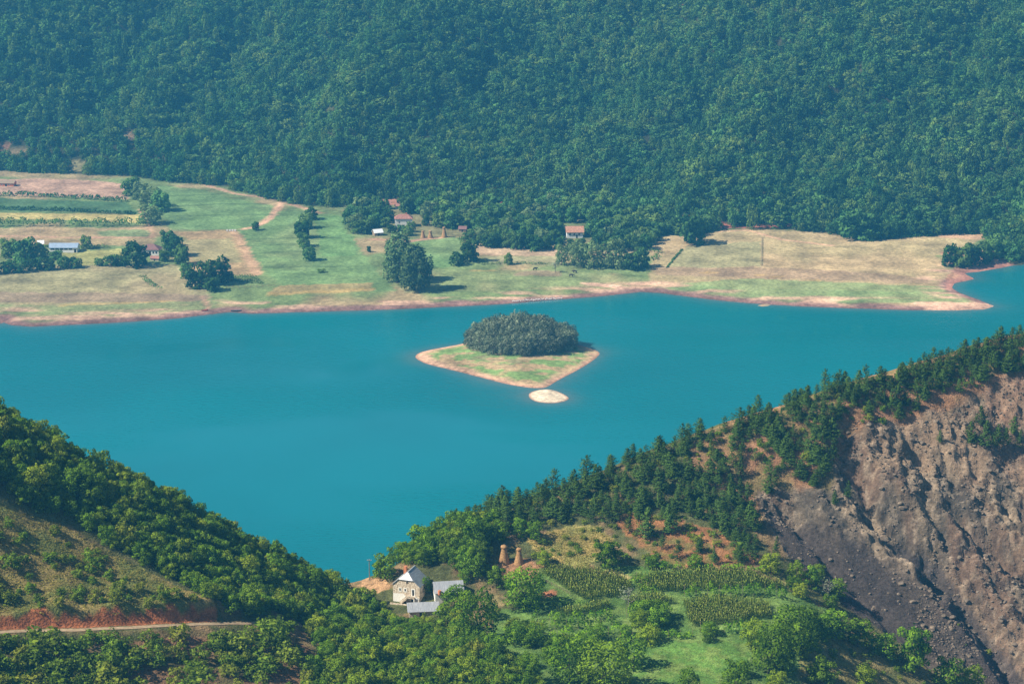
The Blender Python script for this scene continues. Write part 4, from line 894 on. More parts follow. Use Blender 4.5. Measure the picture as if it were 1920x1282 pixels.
for px, py, h, wd, l, kd in ((985, 1142, 80, 76, 'big round dark green tree beside the vegetable plot', 'big'), (893, 1202, 100, 80, 'large pale green tree below the annex roof', 'big'), (1140, 1068, 58, 50, 'olive brown tree above the first maize field', 'oak'), (1021, 1062, 32, 30, 'dark bushy tree beside the haystacks', 'oak'),
                            (852, 1142, 46, 52, 'leafy tree in front of the annex wall', 'oak'), (838, 1178, 48, 50, 'tree beside the low shed roof', 'oak'), (798, 1113, 34, 24, 'dark narrow tree against the shaded house wall', 'oak'), (932, 1102, 42, 34, 'small orchard tree between annex and big round tree', 'oak'), (1003, 1208, 40, 42, 'small tree at the edge of the little lawn', 'oak'),
                            (965, 1205, 40, 44, 'dark tree in the shade next to the little lawn', 'oak'), (1068, 1278, 96, 74, 'tall leafy tree at the lower picture edge, beside the lower lawn', 'big'), (1138, 1296, 96, 92, 'broad olive tree at the lower picture edge by the long shadows', 'big'), (1440, 1262, 100, 76, 'tall dark tree at the corner of the lower lawn', 'big'),
                            (1376, 1300, 66, 56, 'bright round tree cut by the lower picture edge under the lawn', 'oak'), (1292, 1300, 50, 46, 'yellowish sapling at the lower picture edge on the lawn', 'oak'), (1490, 1222, 92, 84, 'big dark tree below the maize shading the slope', 'big'), (1180, 1146, 52, 46, 'greyish thin tree between the two maize fields', 'dead'),
                            (1410, 1215, 60, 50, 'leafy tree in front of the big dark one under the maize', 'oak'), (1712, 1262, 98, 64, 'tall dark conical tree at the foot of the landslide', 'oak'), (1655, 1232, 50, 52, 'bushy tree left of the conical one at the landslide foot', 'oak'), (1608, 1212, 56, 56, 'round dark tree on the slope below the grey scree', 'oak'),
                            (1560, 1190, 50, 60, 'low dark tree under the end of the maize', 'oak'), (1775, 1292, 62, 56, 'leafy tree at the lower edge below the conical tree', 'oak'), (1822, 1300, 56, 50, 'last leafy tree at the lower edge under the landslide', 'oak'), (1492, 1092, 42, 34, 'leafy tree at the foot of the scree beside the maize end', 'oak'),
                            (1522, 1104, 44, 40, 'second leafy tree at the foot of the scree', 'oak'), (1552, 1128, 48, 36, 'half bare grey tree at the foot of the scree', 'dead'), (1570, 1122, 40, 36, 'dense tree just past the half bare grey one', 'oak'), (1535, 1085, 30, 24, 'small tree on the scree edge above the half bare one', 'oak'),
                            (1240, 1165, 36, 44, 'dark leafy shrub tree below the small maize patch', 'oak'), (1205, 1160, 40, 38, 'dark tree beside the shrub below the small maize patch', 'oak'), (1330, 1190, 26, 36, 'low dark tree at the top of the lower lawn', 'oak'), (1180, 1250, 60, 60, 'olive tree throwing long shadows on the lower lawn', 'oak'), (1215, 1205, 36, 44, 'bushy tree at the upper corner of the lower lawn', 'oak'), (930, 1232, 46, 50, 'dark tree between the thicket and the little lawn', 'oak'), (1620, 1285, 40, 46, 'small tree on the dry grass at the lower edge', 'oak'), (1540, 1290, 60, 60, 'dark tree on the lower edge between lawn and dry grass', 'oak')):
    near_tree(kd, px, py, h, wd, l)
rs = sow(SLIDE, 0, 4, lambda a, b: .16)
shrubs(rs[:60], 'green tuft growing on the landslide', 'tufts on the landslide', .45, 1.1)
rs = sow([(1140, 950), (1410, 1010), (1420, 1055), (1200, 1050), (1000, 1050), (1000, 1000)], 0, 3.2, lambda a, b: .6)
shrubs(rs[:90], 'green bush on the dry slope between haystacks and scree', 'bushes on the dry slope', .8, 1.9)
rs = sow(RIDGE, 0, 4, lambda a, b: .45)
shrubs(rs[:70], 'green bush among the pines on the reddish crest', 'bushes on the crest', .7, 1.7)
rs = sow([(1500, 1150), (1600, 1180), (1760, 1265), (1860, 1310), (1500, 1310)], 0, 3.6, lambda a, b: .5)
shrubs(rs[:80], 'green bush on the dry grass below the scree', 'bushes below the scree', .8, 2.2)

FARM = [(905, 1075), (1010, 1075), (1060, 1125), (1180, 1060), (1430, 1062), (1560, 1130), (1560, 1230), (1480, 1310), (1180, 1310), (1030, 1310), (940, 1200), (900, 1140)]
LAWN = [[(1180, 1212), (1440, 1200), (1400, 1260), (1340, 1310), (1200, 1310)], [(945, 1148), (1000, 1152), (1008, 1176), (960, 1182)]]
def free(a, b):
    A, B_ = np.array([a]), np.array([b])
    if 915 < a < 1005 and b < 1104: return 0.
    if any(inside(A, B_, q_)[0] for q_ in LAWN): return 0.
    if any(inside(A, B_, q_)[0] for q_ in ([(1005, 1066), (1060, 1062), (1112, 1064), (1190, 1084), (1480, 1075), (1480, 1125), (1300, 1120), (1200, 1116), (1166, 1124), (1105, 1136), (1035, 1100)], [(1276, 1126), (1310, 1120), (1450, 1130), (1560, 1140), (1560, 1172), (1335, 1190), (1286, 1182)], [(1172, 1118), (1268, 1118), (1268, 1150), (1172, 1150)], [(1000, 1120), (1150, 1128), (1165, 1200), (1010, 1200)])): return 0.
    return .6
rs = sow(FARM, 0, 3.6, free); rng.shuffle(rs)
for x, y, z_, px, py in rs[:50]:
    s = rng.lognormal(0, .25); plant('woodland_tree', 'oak', (x, y, z_-.2), 4.6*s, 4.6*s, sized(s)+' dark tree in the hedgerows '+('near the annex' if px < 1000 else 'between the bean rows and the lower lawn' if px < 1250 else 'around the ripening maize' if px < 1450 else 'at the foot of the scree'), 'woodland tree', 'hedgerow trees of the farm')

cs = sow(RIDGE, 0, 2.2, lambda a, b: .4)+sow(PINES, 0, 2.6, lambda a, b: .5)
q = np.array([(a[0], a[1], a[2]-.15) for a in cs]); s = rng.lognormal(-.1, .35, len(q))
scatter('crest_scrub', q, 1.3*s, 1.9*s, ['bush'], 'low scrub growing between the pines of the ridge', 'scrub')
# ================================================================== CROPS
def crop(name, poly, label, seed, h=2.2, row=.66, gap=.38, tassel=True):
    r = np.random.default_rng(seed); w_ = np.array([nh(*p) for p in poly]); x0, y0 = w_[:, :2].min(0); x1, y1 = w_[:, :2].max(0)
    X, Y = np.meshgrid(np.arange(x0, x1, row), np.arange(y0, y1, gap)); P = np.stack([X.ravel()+r.normal(0, .16, X.size), Y.ravel()+r.normal(0, .16, X.size)], 1)
    P = P[inside(P[:, 0]+.6*vn(P[:, 0]/2, P[:, 1]/2, 3), P[:, 1]+.6*vn(P[:, 0]/2, P[:, 1]/2, 5), [tuple(q[:2]) for q in w_])]; P = P[r.random(len(P)) < .96]; n = len(P)
    z = near.h(P[:, 0], P[:, 1]); H = h*r.uniform(.8, 1.12, n)*(1+.12*fbm(P[:, 0]/5, P[:, 1]/5, 2, seed)); VV, TT = [], []
    for b in range(6):
        a = r.uniform(0, 6.28, n); zz = H*(.25+.11*b); L = r.uniform(.45, .75, n)*(h/2.1); dx, dy = np.cos(a), np.sin(a); wd = .062*(h/2.1)
        p0 = np.stack([P[:, 0], P[:, 1], z+zz], 1); p1 = p0+np.stack([dx*L*.5, dy*L*.5, L*.55], 1); p2 = p0+np.stack([dx*L, dy*L, L*.3], 1); s = np.stack([-dy*wd, dx*wd, 0*dx], 1)
        VV.append(np.stack([p0-s, p0+s, p1+s, p1-s], 1)); VV.append(np.stack([p1-s, p1+s, p2+s*.3, p2-s*.3], 1)); t_ = np.clip(r.normal(.3, .15, n)+.05*b, 0, 1); TT += [t_, t_]
    if tassel:
        for b in range(2):
            a = r.uniform(0, 6.28, n); p0 = np.stack([P[:, 0], P[:, 1], z+H*.93], 1); s = np.stack([np.cos(a)*.09, np.sin(a)*.09, 0*a], 1); u_ = np.array([0, 0, .42])
            VV.append(np.stack([p0-s*.3, p0+s*.3, p0+s+u_, p0-s+u_], 1)); TT.append(np.clip(r.normal(.75, .2, n), 0, 1))
    V = np.concatenate(VV).reshape(-1, 3); T = np.concatenate(TT)
    o0 = np.array([w_[:, 0].mean(), w_[:, 1].mean(), 0]); o0[2] = float(near.h(o0[0], o0[1]))
    me = fast_quads(name, V-o0, np.arange(len(V)).reshape(-1, 4), M['corn']); flt_attr(me, np.repeat(T, 4))
    me.normals_split_custom_set_from_vertices(np.tile(np.array([[-.5, -.15, .85]], np.float32), (len(V), 1)))
    tag(ob(name, me, None, o0), label, 'maize', kind='stuff')
crop('maize_field', [(1012, 1072), (1060, 1068), (1112, 1070), (1160, 1084), (1186, 1105), (1166, 1120), (1105, 1130), (1085, 1124), (1040, 1094)], 'standing maize in the field nearest the big round tree', 1)
crop('maize_field', [(1186, 1088), (1240, 1077), (1400, 1078), (1462, 1098), (1470, 1108), (1300, 1112), (1200, 1110)], 'long strip of standing maize below the orange soil', 2)
crop('maize_field', [(1284, 1134), (1310, 1124), (1440, 1136), (1448, 1162), (1335, 1176), (1295, 1176), (1284, 1152)], 'pale ripening maize above the lower lawn', 3)
crop('maize_field', [(1178, 1126), (1240, 1120), (1262, 1132), (1205, 1146), (1172, 1142)], 'small maize patch between vine rows', 4)
crop('maize_field', [(1040, 1150), (1140, 1132), (1145, 1142), (1060, 1158)], 'thin maize strip behind the bean rows', 5)
crop('bean_field', [(1475, 1142), (1545, 1150), (1552, 1166), (1490, 1166)], 'low bright green crop at the end of the ripening maize', 6, .9, .5, .4, False)
def nl(pts_): return [nh(*p) for p in pts_]
for i, (line, hh, wd, l) in enumerate((([(1205, 1066), (1290, 1066), (1335, 1070)], 2.2, 1.9, 'leafy vine row at the foot of the orange soil'), ([(1350, 1068), (1400, 1074), (1440, 1076)], 1.8, 1.9, 'bushy vine row at the scree end of the orange soil'),
        ([(1280, 1118), (1350, 1119), (1470, 1122)], 2.8, 1.7, 'tall vine trellis along the front of the long maize strip'), ([(1005, 1168), (1070, 1166), (1145, 1158)], 2.2, 1.9, 'bean row nearest the thin maize strip'),
        ([(1015, 1182), (1080, 1180), (1150, 1172)], 2.2, 1.9, 'second bean row below the thin maize strip'), ([(1030, 1197), (1100, 1195), (1160, 1188)], 2.0, 1.9, 'third and lowest of the bean rows'),
        ([(1172, 1158), (1215, 1158), (1262, 1156)], 3.0, 2.4, 'dark vine row in front of the small maize patch'), ([(1310, 1184), (1345, 1185), (1400, 1186)], 2.4, 1.9, 'vine row in front of the ripening maize'),
        ([(1192, 1090), (1205, 1104), (1222, 1118)], 2.6, 2.4, 'climbing vine row between the first and second maize fields'), ([(1160, 1198), (1230, 1196), (1300, 1194)], 1.6, 1.7, 'low vine row along the top of the lower lawn'))):
    hedge('vine_row', near, nl(line), hh*1.35, wd*1.6, M['vine'], .55, 130, l, 'vine row', 50+i, 'vine and bean rows of the farm', posts=True)
for i, (line, l) in enumerate((([(1000, 1122), (1040, 1124), (1070, 1124)], 'yellow green vegetable bed below the tilled plot'), ([(1005, 1132), (1050, 1134), (1100, 1130)], 'vegetable bed in front of the thin maize strip'))):
    hedge('vegetable_bed', near, nl(line), .9, 2.0, M['vine'], .4, 46, l, 'vegetables', 70+i)
for i in range(6):
    a = i/5; hedge('vegetable_row', far, fl([(428+14*a, 519+20*a-10*a), (478+18*a, 517+16*a)]), 1.1, 1.2, M['far'], .6, 16, ('uppermost', 'second', 'third', 'fourth', 'fifth', 'lowest')[i]+' row of the small fenced vegetable plot near the shore', 'vegetables', 80+i, 'vegetable rows by the shore')
# dry grass tussocks on the clearing
tp = sow([(-60, 930), (120, 985), (300, 1085), (400, 1135), (230, 1150), (-60, 1150)], 0, .9)
tp2 = sow([(985, 1005), (1120, 985), (1150, 1015), (1100, 1060), (1020, 1050)], 0, .8)
tp3 = sow([(1180, 1205), (1440, 1195), (1400, 1250), (1340, 1300), (1180, 1300)], 0, .8)
def tuft_mesh(seed):
    r = np.random.default_rng(seed); n = 14; P = np.stack([r.normal(0, .35, n), r.normal(0, .35, n), r.uniform(.08, .3, n)], 1); nn = np.tile([0, 0, 1.], (n, 1))+r.normal(0, .3, (n, 3))
    return leaf_mesh('tuft', P, nn, .34, M['grass'], r, r.uniform(0, 1, n), soft=.9)
K['tuft'] = [(tuft_mesh(5+i), None, 1.0, 1.0) for i in range(3)]
q = np.array([(a, b, c) for a, b, c, d, e in tp+tp2]); s = rng.lognormal(-.1, .3, len(q))
scatter('dry_grass', q, s*.7, s*.8, ['tuft'], 'dry grass tussocks on the clearing and the slope by the haystacks', 'grass')
# ================================================================== ROCKS
def rock_mesh(seed):
    r = np.random.default_rng(seed); bm = bmesh.new(); bmesh.ops.create_icosphere(bm, subdivisions=2, radius=.5)
    ax = [Vector(r.normal(0, 1, 3)).normalized() for _ in range(9)]; cut = r.uniform(.26, .42, 9)
    for v in bm.verts:
        for a, c in zip(ax, cut):
            d = v.co.dot(a)
            if d > c: v.co -= a*(d-c)
    me = bpy.data.meshes.new('rock'); bm.to_mesh(me); bm.free(); me.materials.append(M['rock']); return me
K['rock'] = [(rock_mesh(i), None, 1.0, 1.0) for i in range(5)]
rp = sow(SLIDE, 0, .95, lambda a, b: .8 if b < 1000 or a > 1720 else .25)
q = np.array([(a, b, c) for a, b, c, d, e in rp]); q = q[rng.random(len(q)) < sstep(-.6, .3, fbm(q[:, 0]/9, q[:, 1]/12, 3, 501))]; s = np.clip(rng.lognormal(-.65, .6, len(q)), .15, 2.2)
scatter('rubble', q, s*.8, s*1.1, ['rock'], 'loose rocks strewn over the landslide', 'rubble')
bp = sow(SLIDE, 0, 9, lambda a, b: .45 if b < 1050 or a > 1750 else .2); rng.shuffle(bp)
for x, y, z_, px, py in bp[:46]:
    s = rng.uniform(1.0, 2.0); o = ob('boulder', K['rock'][int(rng.integers(5))][0], None, (x, y, z_+.1)); o.scale = (s*1.2, s, s*.85); o.rotation_euler = (rng.uniform(0, 1), 0, rng.uniform(0, 6.28))
    tag(o, 'large angular grey brown boulder lying on the landslide', 'boulder', 'boulders on the landslide')

# ================================================================== BUILDINGS
def box(V, F, x0, x1, y0, y1, z0, z1):
    b = len(V); V += [(x0, y0, z0), (x1, y0, z0), (x1, y1, z0), (x0, y1, z0), (x0, y0, z1), (x1, y0, z1), (x1, y1, z1), (x0, y1, z1)]
    F += [(b, b+3, b+2, b+1), (b+4, b+5, b+6, b+7), (b, b+1, b+5, b+4), (b+1, b+2, b+6, b+5), (b+2, b+3, b+7, b+6), (b+3, b, b+4, b+7)]
def bpart(name, mat, parent, *boxes):
    V, F = [], []
    for bx_ in boxes: box(V, F, *bx_)
    return ob(name, mesh_from(name, V, F, mat), parent)
def slab(name, pts_, th, mat, parent):
    P = [Vector(p) for p in pts_]; n = (P[1]-P[0]).cross(P[2]-P[0]).normalized()
    if n.z < 0: P.reverse(); n = -n
    k = len(P); V = [tuple(p) for p in P]+[tuple(p+n*th) for p in P]
    F = [tuple(range(k-1, -1, -1)), tuple(range(k, 2*k))]+[(i, (i+1) % k, k+(i+1) % k, k+i) for i in range(k)]
    return ob(name, mesh_from(name, V, F, mat), parent)
def prism_y(name, poly, y0, y1, mat, parent):
    k = len(poly); V = [(x, y0, z) for x, z in poly]+[(x, y1, z) for x, z in poly]
    F = [tuple(range(k)), tuple(range(2*k-1, k-1, -1))]+[((i+1) % k, i, k+i, k+(i+1) % k) for i in range(k)]
    return ob(name, mesh_from(name, V, F, mat), parent)
def opening(parent, x0, x1, z0, z1, y, frame, name='window', t=.22, proud=.07, pane=None):
    f = bpart(name, frame, parent, (x0-t, x0, y-proud, y+.05, z0-t, z1+t), (x1, x1+t, y-proud, y+.05, z0-t, z1+t), (x0, x1, y-proud, y+.05, z1, z1+t), (x0, x1, y-proud, y+.05, z0-t, z0))
    bpart('pane' if name == 'window' else 'leaf', pane or M['dark'], f, (x0+.002, x1-.002, y-.02, y+.04, z0+.002, z1-.002)); return f
# --- stone house
p = nh(762, 1129); W_, D_ = 8.7, 7.0
h = empty('stone_house', p-np.array([0, 0, .2]), math.radians(-19)); tag(h, 'two storey stone house with half hipped grey metal roof and outside stairs', 'house')
c = W_/2
prism_y('wall', [(-c, -2), (c, -2), (c, 5.7), (c-2.1, 7.45), (-c+2.1, 7.45), (-c, 5.7)], 0, D_, M['stone'], h)
rg, ey_ = 9.35, 5.55
rf = slab('roof', [(c+.3, -.25, ey_-.1), (c+.3, D_+.3, ey_-.1), (0, D_+.3, rg), (0, 1.6, rg), (c-2.05, -.25, 7.5)], .14, M['metal'], h)
slab('roof_slope', [(-c-.3, -.25, ey_-.1), (-c+2.05, -.25, 7.5), (0, 1.6, rg), (0, D_+.3, rg), (-c-.3, D_+.3, ey_-.1)], .14, M['metal'], rf)
slab('hip', [(c-2.0, -.3, 7.46), (-c+2.0, -.3, 7.46), (0, 1.6, rg+.02)], .13, M['metal'], rf)
bpart('ridge_cap', M['metal'], rf, (-.16, .16, 1.6, D_+.32, rg+.1, rg+.24))
bpart('chimney', M['brick'], rf, (-2.9, -2.0, 5.2, 6.1, 6.3, 9.6)); 
opening(h, .05, .65, 6.35, 7.0, 0, M['stone'], t=.05)
opening(h, -2.25, -1.75, 3.75, 4.55, 0, M['plaster'], t=.28); opening(h, -.55, -.05, 3.75, 4.55, 0, M['plaster'], t=.28)
opening(h, 1.95, 2.6, 2.6, 4.55, 0, M['plaster'], 'door', t=.32)
prism_y('plaster_patch', [(-c+.05, -.2), (-.9, -.2), (.2, 1.5), (-.8, 2.9), (-c+.05, 2.7)], -.035, .02, M['plaster'], h)
st = bpart('staircase', M['stone'], h, (.7, 3.1, -1.3, 0, 2.05, 2.35))
for i in range(9): bpart('step', M['stone'], st, (-1.6+i*.255, -1.6+(i+1)*.255+.02, -1.3, 0, i*.235-.2, .25+i*.24))
slab('parapet', [(-1.65, -1.36, .35), (.7, -1.36, 2.5), (3.1, -1.36, 2.5), (3.1, -1.36, 3.0), (.7, -1.36, 3.0), (-1.65, -1.36, .8)], .1, M['stone'], st)
bpart('pillar', M['plaster'], h, (2.85, 3.15, -1.3, -1.0, -1.5, 2.04)); prism_y('wing_wall', [(3.2, -1.2), (c-.05, -1.2), (c-.05, 1.7), (3.2, 2.6)], -.6, .0, M['plaster'], h)
opening(h, 1.6, 2.5, .0, 1.95, 0, M['plaster'], 'door', t=.12); bpart('foundation', M['stone'], h, (-c-.25, c+.3, -1.8, -1.4, -2, .15))
# --- annex
p = nh(840, 1116)
h = empty('annex', p-np.array([0, 0, .1]), math.radians(9)); tag(h, 'low annex with grey metal gable roof to the side of the stone house', 'outbuilding')
a_, b_ = 4.3, 3.2
prism = [(-b_, -2), (b_, -2), (b_, 2.5), (0, 4.7), (-b_, 2.5)]
wv = [(-a_, y, z) for y, z in prism]+[(a_, y, z) for y, z in prism]; wf = [(4, 3, 2, 1, 0), (5, 6, 7, 8, 9)]+[(i, (i+1) % 5, 5+(i+1) % 5, 5+i) for i in range(5)]
ob('wall', mesh_from('wall', wv, wf, M['plaster']), h)
rf = slab('roof', [(-a_-.35, -b_-.45, 2.25), (a_+.35, -b_-.45, 2.25), (a_+.35, .05, 4.78), (-a_-.35, .05, 4.78)], .12, M['metal'], h)
slab('roof_slope', [(-a_-.35, b_+.45, 2.25), (a_+.35, b_+.45, 2.25), (a_+.35, -.05, 4.78), (-a_-.35, -.05, 4.78)], .11, M['metal'], rf)
opening(h, 1.0, 1.9, .0, 1.9, -b_, M['wood'], 'door', t=.1); opening(h, -1.8, -1.0, .9, 1.7, -b_, M['wood'], t=.08)
Vv, Ff = [], []; tube(Vv, Ff, [(-3.0, -b_-.3, 2.0), (-3.0, -b_-.3, 3.3)], [.55, .5], 12); Ff.append(tuple(range(len(Vv)-12, len(Vv)))); ob('oven_flue', mesh_from('oven_flue', Vv, Ff, M['brick']), h)
# --- shed
p = nh(794, 1150)
h = empty('shed', p-np.array([0, 0, .1]), math.radians(6)); tag(h, 'low shed under a flat pale grey metal roof below the stone house', 'shed')
ob('wall', mesh_from('wall', [(-4.4, -2, -2), (4.4, -2, -2), (4.4, 2.3, -2), (-4.4, 2.3, -2), (-4.4, -2, 1.7), (4.4, -2, 1.7), (4.4, 2.3, 2.6), (-4.4, 2.3, 2.6)], [(0, 3, 2, 1), (0, 1, 5, 4), (1, 2, 6, 5), (2, 3, 7, 6), (3, 0, 4, 7), (4, 5, 6, 7)], M['stone']), h)
for i in range(6):
    x0 = -4.9+i*1.64; slab('roof_sheet', [(x0, -2.5, 1.66+.02*(i % 2)), (x0+1.62, -2.5, 1.66+.02*(i % 2)), (x0+1.62, 2.7, 2.75+.02*(i % 2)), (x0, 2.7, 2.75+.02*(i % 2))], .05, M['metal'], h)
opening(h, -1.2, -.3, -.1, 1.4, -2.0, M['wood'], 'door', t=.08)
# --- pole
p = nh(693, 1087)
h = empty('utility_pole', p); tag(h, 'slim pale utility pole with a crossarm beside the bare earth', 'pole')
Vv, Ff = [], []; tube(Vv, Ff, [(0, 0, -.5), (0, 0, 7.0)], [.16, .11], 8); Ff.append(tuple(range(len(Vv)-8, len(Vv)))); ob('post', mesh_from('post', Vv, Ff, M['palebark']), h)
ca = bpart('crossarm', M['wood'], h, (-.7, .7, -.2, -.1, 6.5, 6.62))
for x in (-.6, 0, .6): bpart('insulator', M['white'], ca, (x-.06, x+.06, -.2, -.08, 6.63, 6.85))
# --- haystacks
def lathe(prof, n=18, jit=.05, seed=0):
    r = np.random.default_rng(seed); V, F = [], []
    for i, (rr, z) in enumerate(prof):
        for k in range(n): a = 2*math.pi*k/n; q = rr*(1+r.normal(0, jit)); V.append((math.cos(a)*q, math.sin(a)*q, z+r.normal(0, jit*.4)))
    for i in range(len(prof)-1):
        for k in range(n): F.append((i*n+k, i*n+(k+1) % n, (i+1)*n+(k+1) % n, (i+1)*n+k))
    F.append(tuple(range((len(prof)-1)*n, len(prof)*n))); return V, F
def haystack(fn, px, py, hp, wp, label, seed, group):
    p = fn(px, py); m = project(p)[2]/FPX; H, R = hp*m*1.06, wp*m/2
    h = empty('haystack', p-np.array([0, 0, .1])); tag(h, label, 'haystack', group)
    prof = [(R*1.05, -.3), (R, .03*H), (R*.93, .12*H), (R*.8, .28*H), (R*.66, .45*H), (R*.54, .62*H), (R*.46, .78*H), (R*.42, .84*H)]
    V, F = lathe(prof, 20, .035, seed); ob('stack', mesh_from('stack', V, F, M['hay'], True), h)
    V, F = lathe([(R*.4, .82*H), (R*.56, .85*H), (R*.6, .91*H), (R*.5, .97*H), (R*.2, 1.0*H)], 16, .09, seed+1); ob('cap', mesh_from('cap', V, F, M['hay'], True), h)
    V, F = [], []; tube(V, F, [(0, 0, .9*H), (.05, 0, 1.07*H)], [.07, .05], 5); ob('pole', mesh_from('pole', V, F, M['wood']), h)
haystack(nh, 945, 1054, 33, 21, 'taller orange haystack with a bulging cap above the farm', 1, 'haystacks at the farm'); haystack(nh, 973, 1055, 28, 18, 'shorter orange haystack beside the taller one above the farm', 3, 'haystacks at the farm')
haystack(far_at, 793, 446, 13, 10, 'small haystack at the hamlet meadow edge, first of three', 5, 'haystacks at the hamlet'); haystack(far_at, 807, 446, 13, 11, 'small dark haystack in the middle of the three at the hamlet meadow', 7, 'haystacks at the hamlet'); haystack(far_at, 833, 445, 19, 11, 'tallest of the three haystacks at the hamlet meadow', 9, 'haystacks at the hamlet')
# --- fences
def fence(fn, fld, pts_, step, H, label, rails=2):
    w_ = np.array([fn(*q) for q in pts_]); seg = np.linalg.norm(np.diff(w_[:, :2], axis=0), axis=1); cum = np.concatenate([[0], np.cumsum(seg)]); s = np.arange(0, cum[-1], step)
    X = np.interp(s, cum, w_[:, 0]); Y = np.interp(s, cum, w_[:, 1]); Z = fld.h(X, Y); o0 = np.array([X[0], Y[0], Z[0]]); h = empty('fence', o0); tag(h, label, 'fence')
    t_ = max(.05, step*.025)
    for i in range(len(s)):
        ob('post', bpy.data.meshes.get('fence_post_%s' % H) or mesh_from('fence_post_%s' % H, *(lambda V, F: (tube(V, F, [(0, 0, -.3), (0, 0, H)], [t_, t_*.8], 5), (V, F))[1])([], []), M['wood']), h, (X[i]-o0[0], Y[i]-o0[1], Z[i]-o0[2]))
        if i:
            for k_ in range(rails):
                zz = H*(.45+.42*k_); V, F = [], []; tube(V, F, [(X[i-1]-o0[0], Y[i-1]-o0[1], Z[i-1]-o0[2]+zz), (X[i]-o0[0], Y[i]-o0[1], Z[i]-o0[2]+zz)], [t_*.6]*2, 4); ob('rail', mesh_from('rail', V, F, M['wood']), h)
fence(nh, near, [(1020, 1090), (1040, 1100), (1062, 1112), (1072, 1118)], 1.6, 1.2, 'weathered rail fence along the edge of the first maize field')
fence(nh, near, [(985, 1045), (1000, 1056), (1008, 1066)], 1.5, 1.2, 'short rail fence beside the haystacks')
fence(far_at, far, [(322, 433), (380, 434), (440, 434)], 5, 1.5, 'long dark fence along the top of the tan plot on the plain')
fence(far_at, far, [(1428, 446), (1428, 475), (1427, 500)], 6, 1.4, 'thin fence running down the dry meadow')
fence(far_at, far, [(425, 540), (470, 539), (520, 537)], 4, 1.4, 'low fence below the small vegetable plot near the shore')
# --- far buildings
def gable_house(px, py, L, Dp, wh, rh, wall, roof, name, label, cat, rot=0, hip=0.0, wins=(), door=None, chim=None, over=.5):
    p = far_at(px, py); h = empty(name, p-np.array([0, 0, .1]), math.radians(rot)); tag(h, label, cat); a, b = L/2, Dp/2
    if hip:
        bpart('wall', wall, h, (-a, a, -b, b, -1.5, wh)); hx = a*hip
        rf = slab('roof', [(-a-over, -b-over, wh-.1), (a+over, -b-over, wh-.1), (hx, 0, wh+rh), (-hx, 0, wh+rh)], .15, roof, h)
        slab('roof_slope', [(-a-over, b+over, wh-.1), (a+over, b+over, wh-.1), (hx, 0, wh+rh), (-hx, 0, wh+rh)], .15, roof, rf)
        for s_ in (-1, 1): slab('hip', [(s_*(a+over), -b-over, wh-.1), (s_*(a+over), b+over, wh-.1), (s_*hx, 0, wh+rh+.01)], .14, roof, rf)
    else:
        pr_ = [(-b, -1.5), (b, -1.5), (b, wh), (0, wh+rh), (-b, wh)]; V = [(-a, y, z) for y, z in pr_]+[(a, y, z) for y, z in pr_]
        ob('wall', mesh_from('wall', V, [(4, 3, 2, 1, 0), (5, 6, 7, 8, 9)]+[(i, (i+1) % 5, 5+(i+1) % 5, 5+i) for i in range(5)], wall), h)
        k_ = rh/b; rf = slab('roof', [(-a-over, -b-over, wh-over*k_), (a+over, -b-over, wh-over*k_), (a+over, .06, wh+rh+.06), (-a-over, .06, wh+rh+.06)], .15, roof, h)
        slab('roof_slope', [(-a-over, b+over, wh-over*k_), (a+over, b+over, wh-over*k_), (a+over, -.06, wh+rh+.06), (-a-over, -.06, wh+rh+.06)], .14, roof, rf)
    for x0, x1, z0, z1 in wins: opening(h, x0, x1, z0, z1, -b, M['white'], t=.12)
    if door: opening(h, *door, -b, M['wood'], 'door', t=.12)
    if chim is not None: bpart('chimney', M['brick'], rf, (chim-.4, chim+.4, -.4, .4, wh+rh*.5, wh+rh+1.0))
    return h
gable_house(121, 471, 20, 9, 3.6, 2.3, M['white'], M['bluemetal'], 'barn', 'long white barn with a pale blue grey roof on the plain', 'barn', 0, 0, [(-8.6+i*3.2, -6.2+i*3.2, 1.9, 3.0) for i in range(5)], (8.0, 9.3, 0, 2.4))
gable_house(284, 476, 13, 10, 4.0, 3.2, M['plaster'], M['purple'], 'farmhouse', 'white farmhouse with brown hipped roof behind a big dark tree', 'house', -4, .3, [(-4.8, -3.6, 1.3, 2.8), (2.0, 3.3, 1.3, 2.8), (4.2, 5.4, 1.3, 2.8)], (-.6, .9, .1, 2.8))
gable_house(1077, 444, 12, 9, 4.8, 3.2, M['white'], M['tile'], 'farmhouse', 'small white house with bright terracotta gable roof among the trees', 'house', 3, 0, [(-4.2, -3, 2.2, 3.6), (-1.0, .2, 2.2, 3.6), (2.6, 3.8, 2.2, 3.6)], (.9, 1.9, .1, 2.3), None, .8)
gable_house(757, 424, 13, 9, 6.5, 2.8, M['plaster'], M['redtile'], 'farmhouse', 'house with a broad faded red hipped roof showing above the hamlet trees', 'house', 4, .45, [(-4, -3, 3.4, 4.6), (2, 3, 3.4, 4.6)], None, 2)
gable_house(708, 441, 6.5, 5, 2.6, 2.0, M['wood'], M['white'], 'shed', 'tiny shed with a bright white roof at the hamlet edge', 'shed', 25, 0, (), (-.6, .6, 0, 1.9))
gable_house(727, 392, 5.5, 6, 4.2, 2.0, M['plaster'], M['redtile'], 'cottage', 'narrow pale cottage with red roof high in the hamlet', 'house', 0, 0, [(-1.8, -.8, 2.2, 3.4), (.8, 1.8, 2.2, 3.4)])
gable_house(752, 391, 9, 5, 2.6, 1.4, M['white'], M['redtile'], 'stable', 'long low white walled building next to the narrow pale cottage', 'outbuilding', 0, 0, [(-3, -2, .9, 1.8), (1, 2, .9, 1.8)])
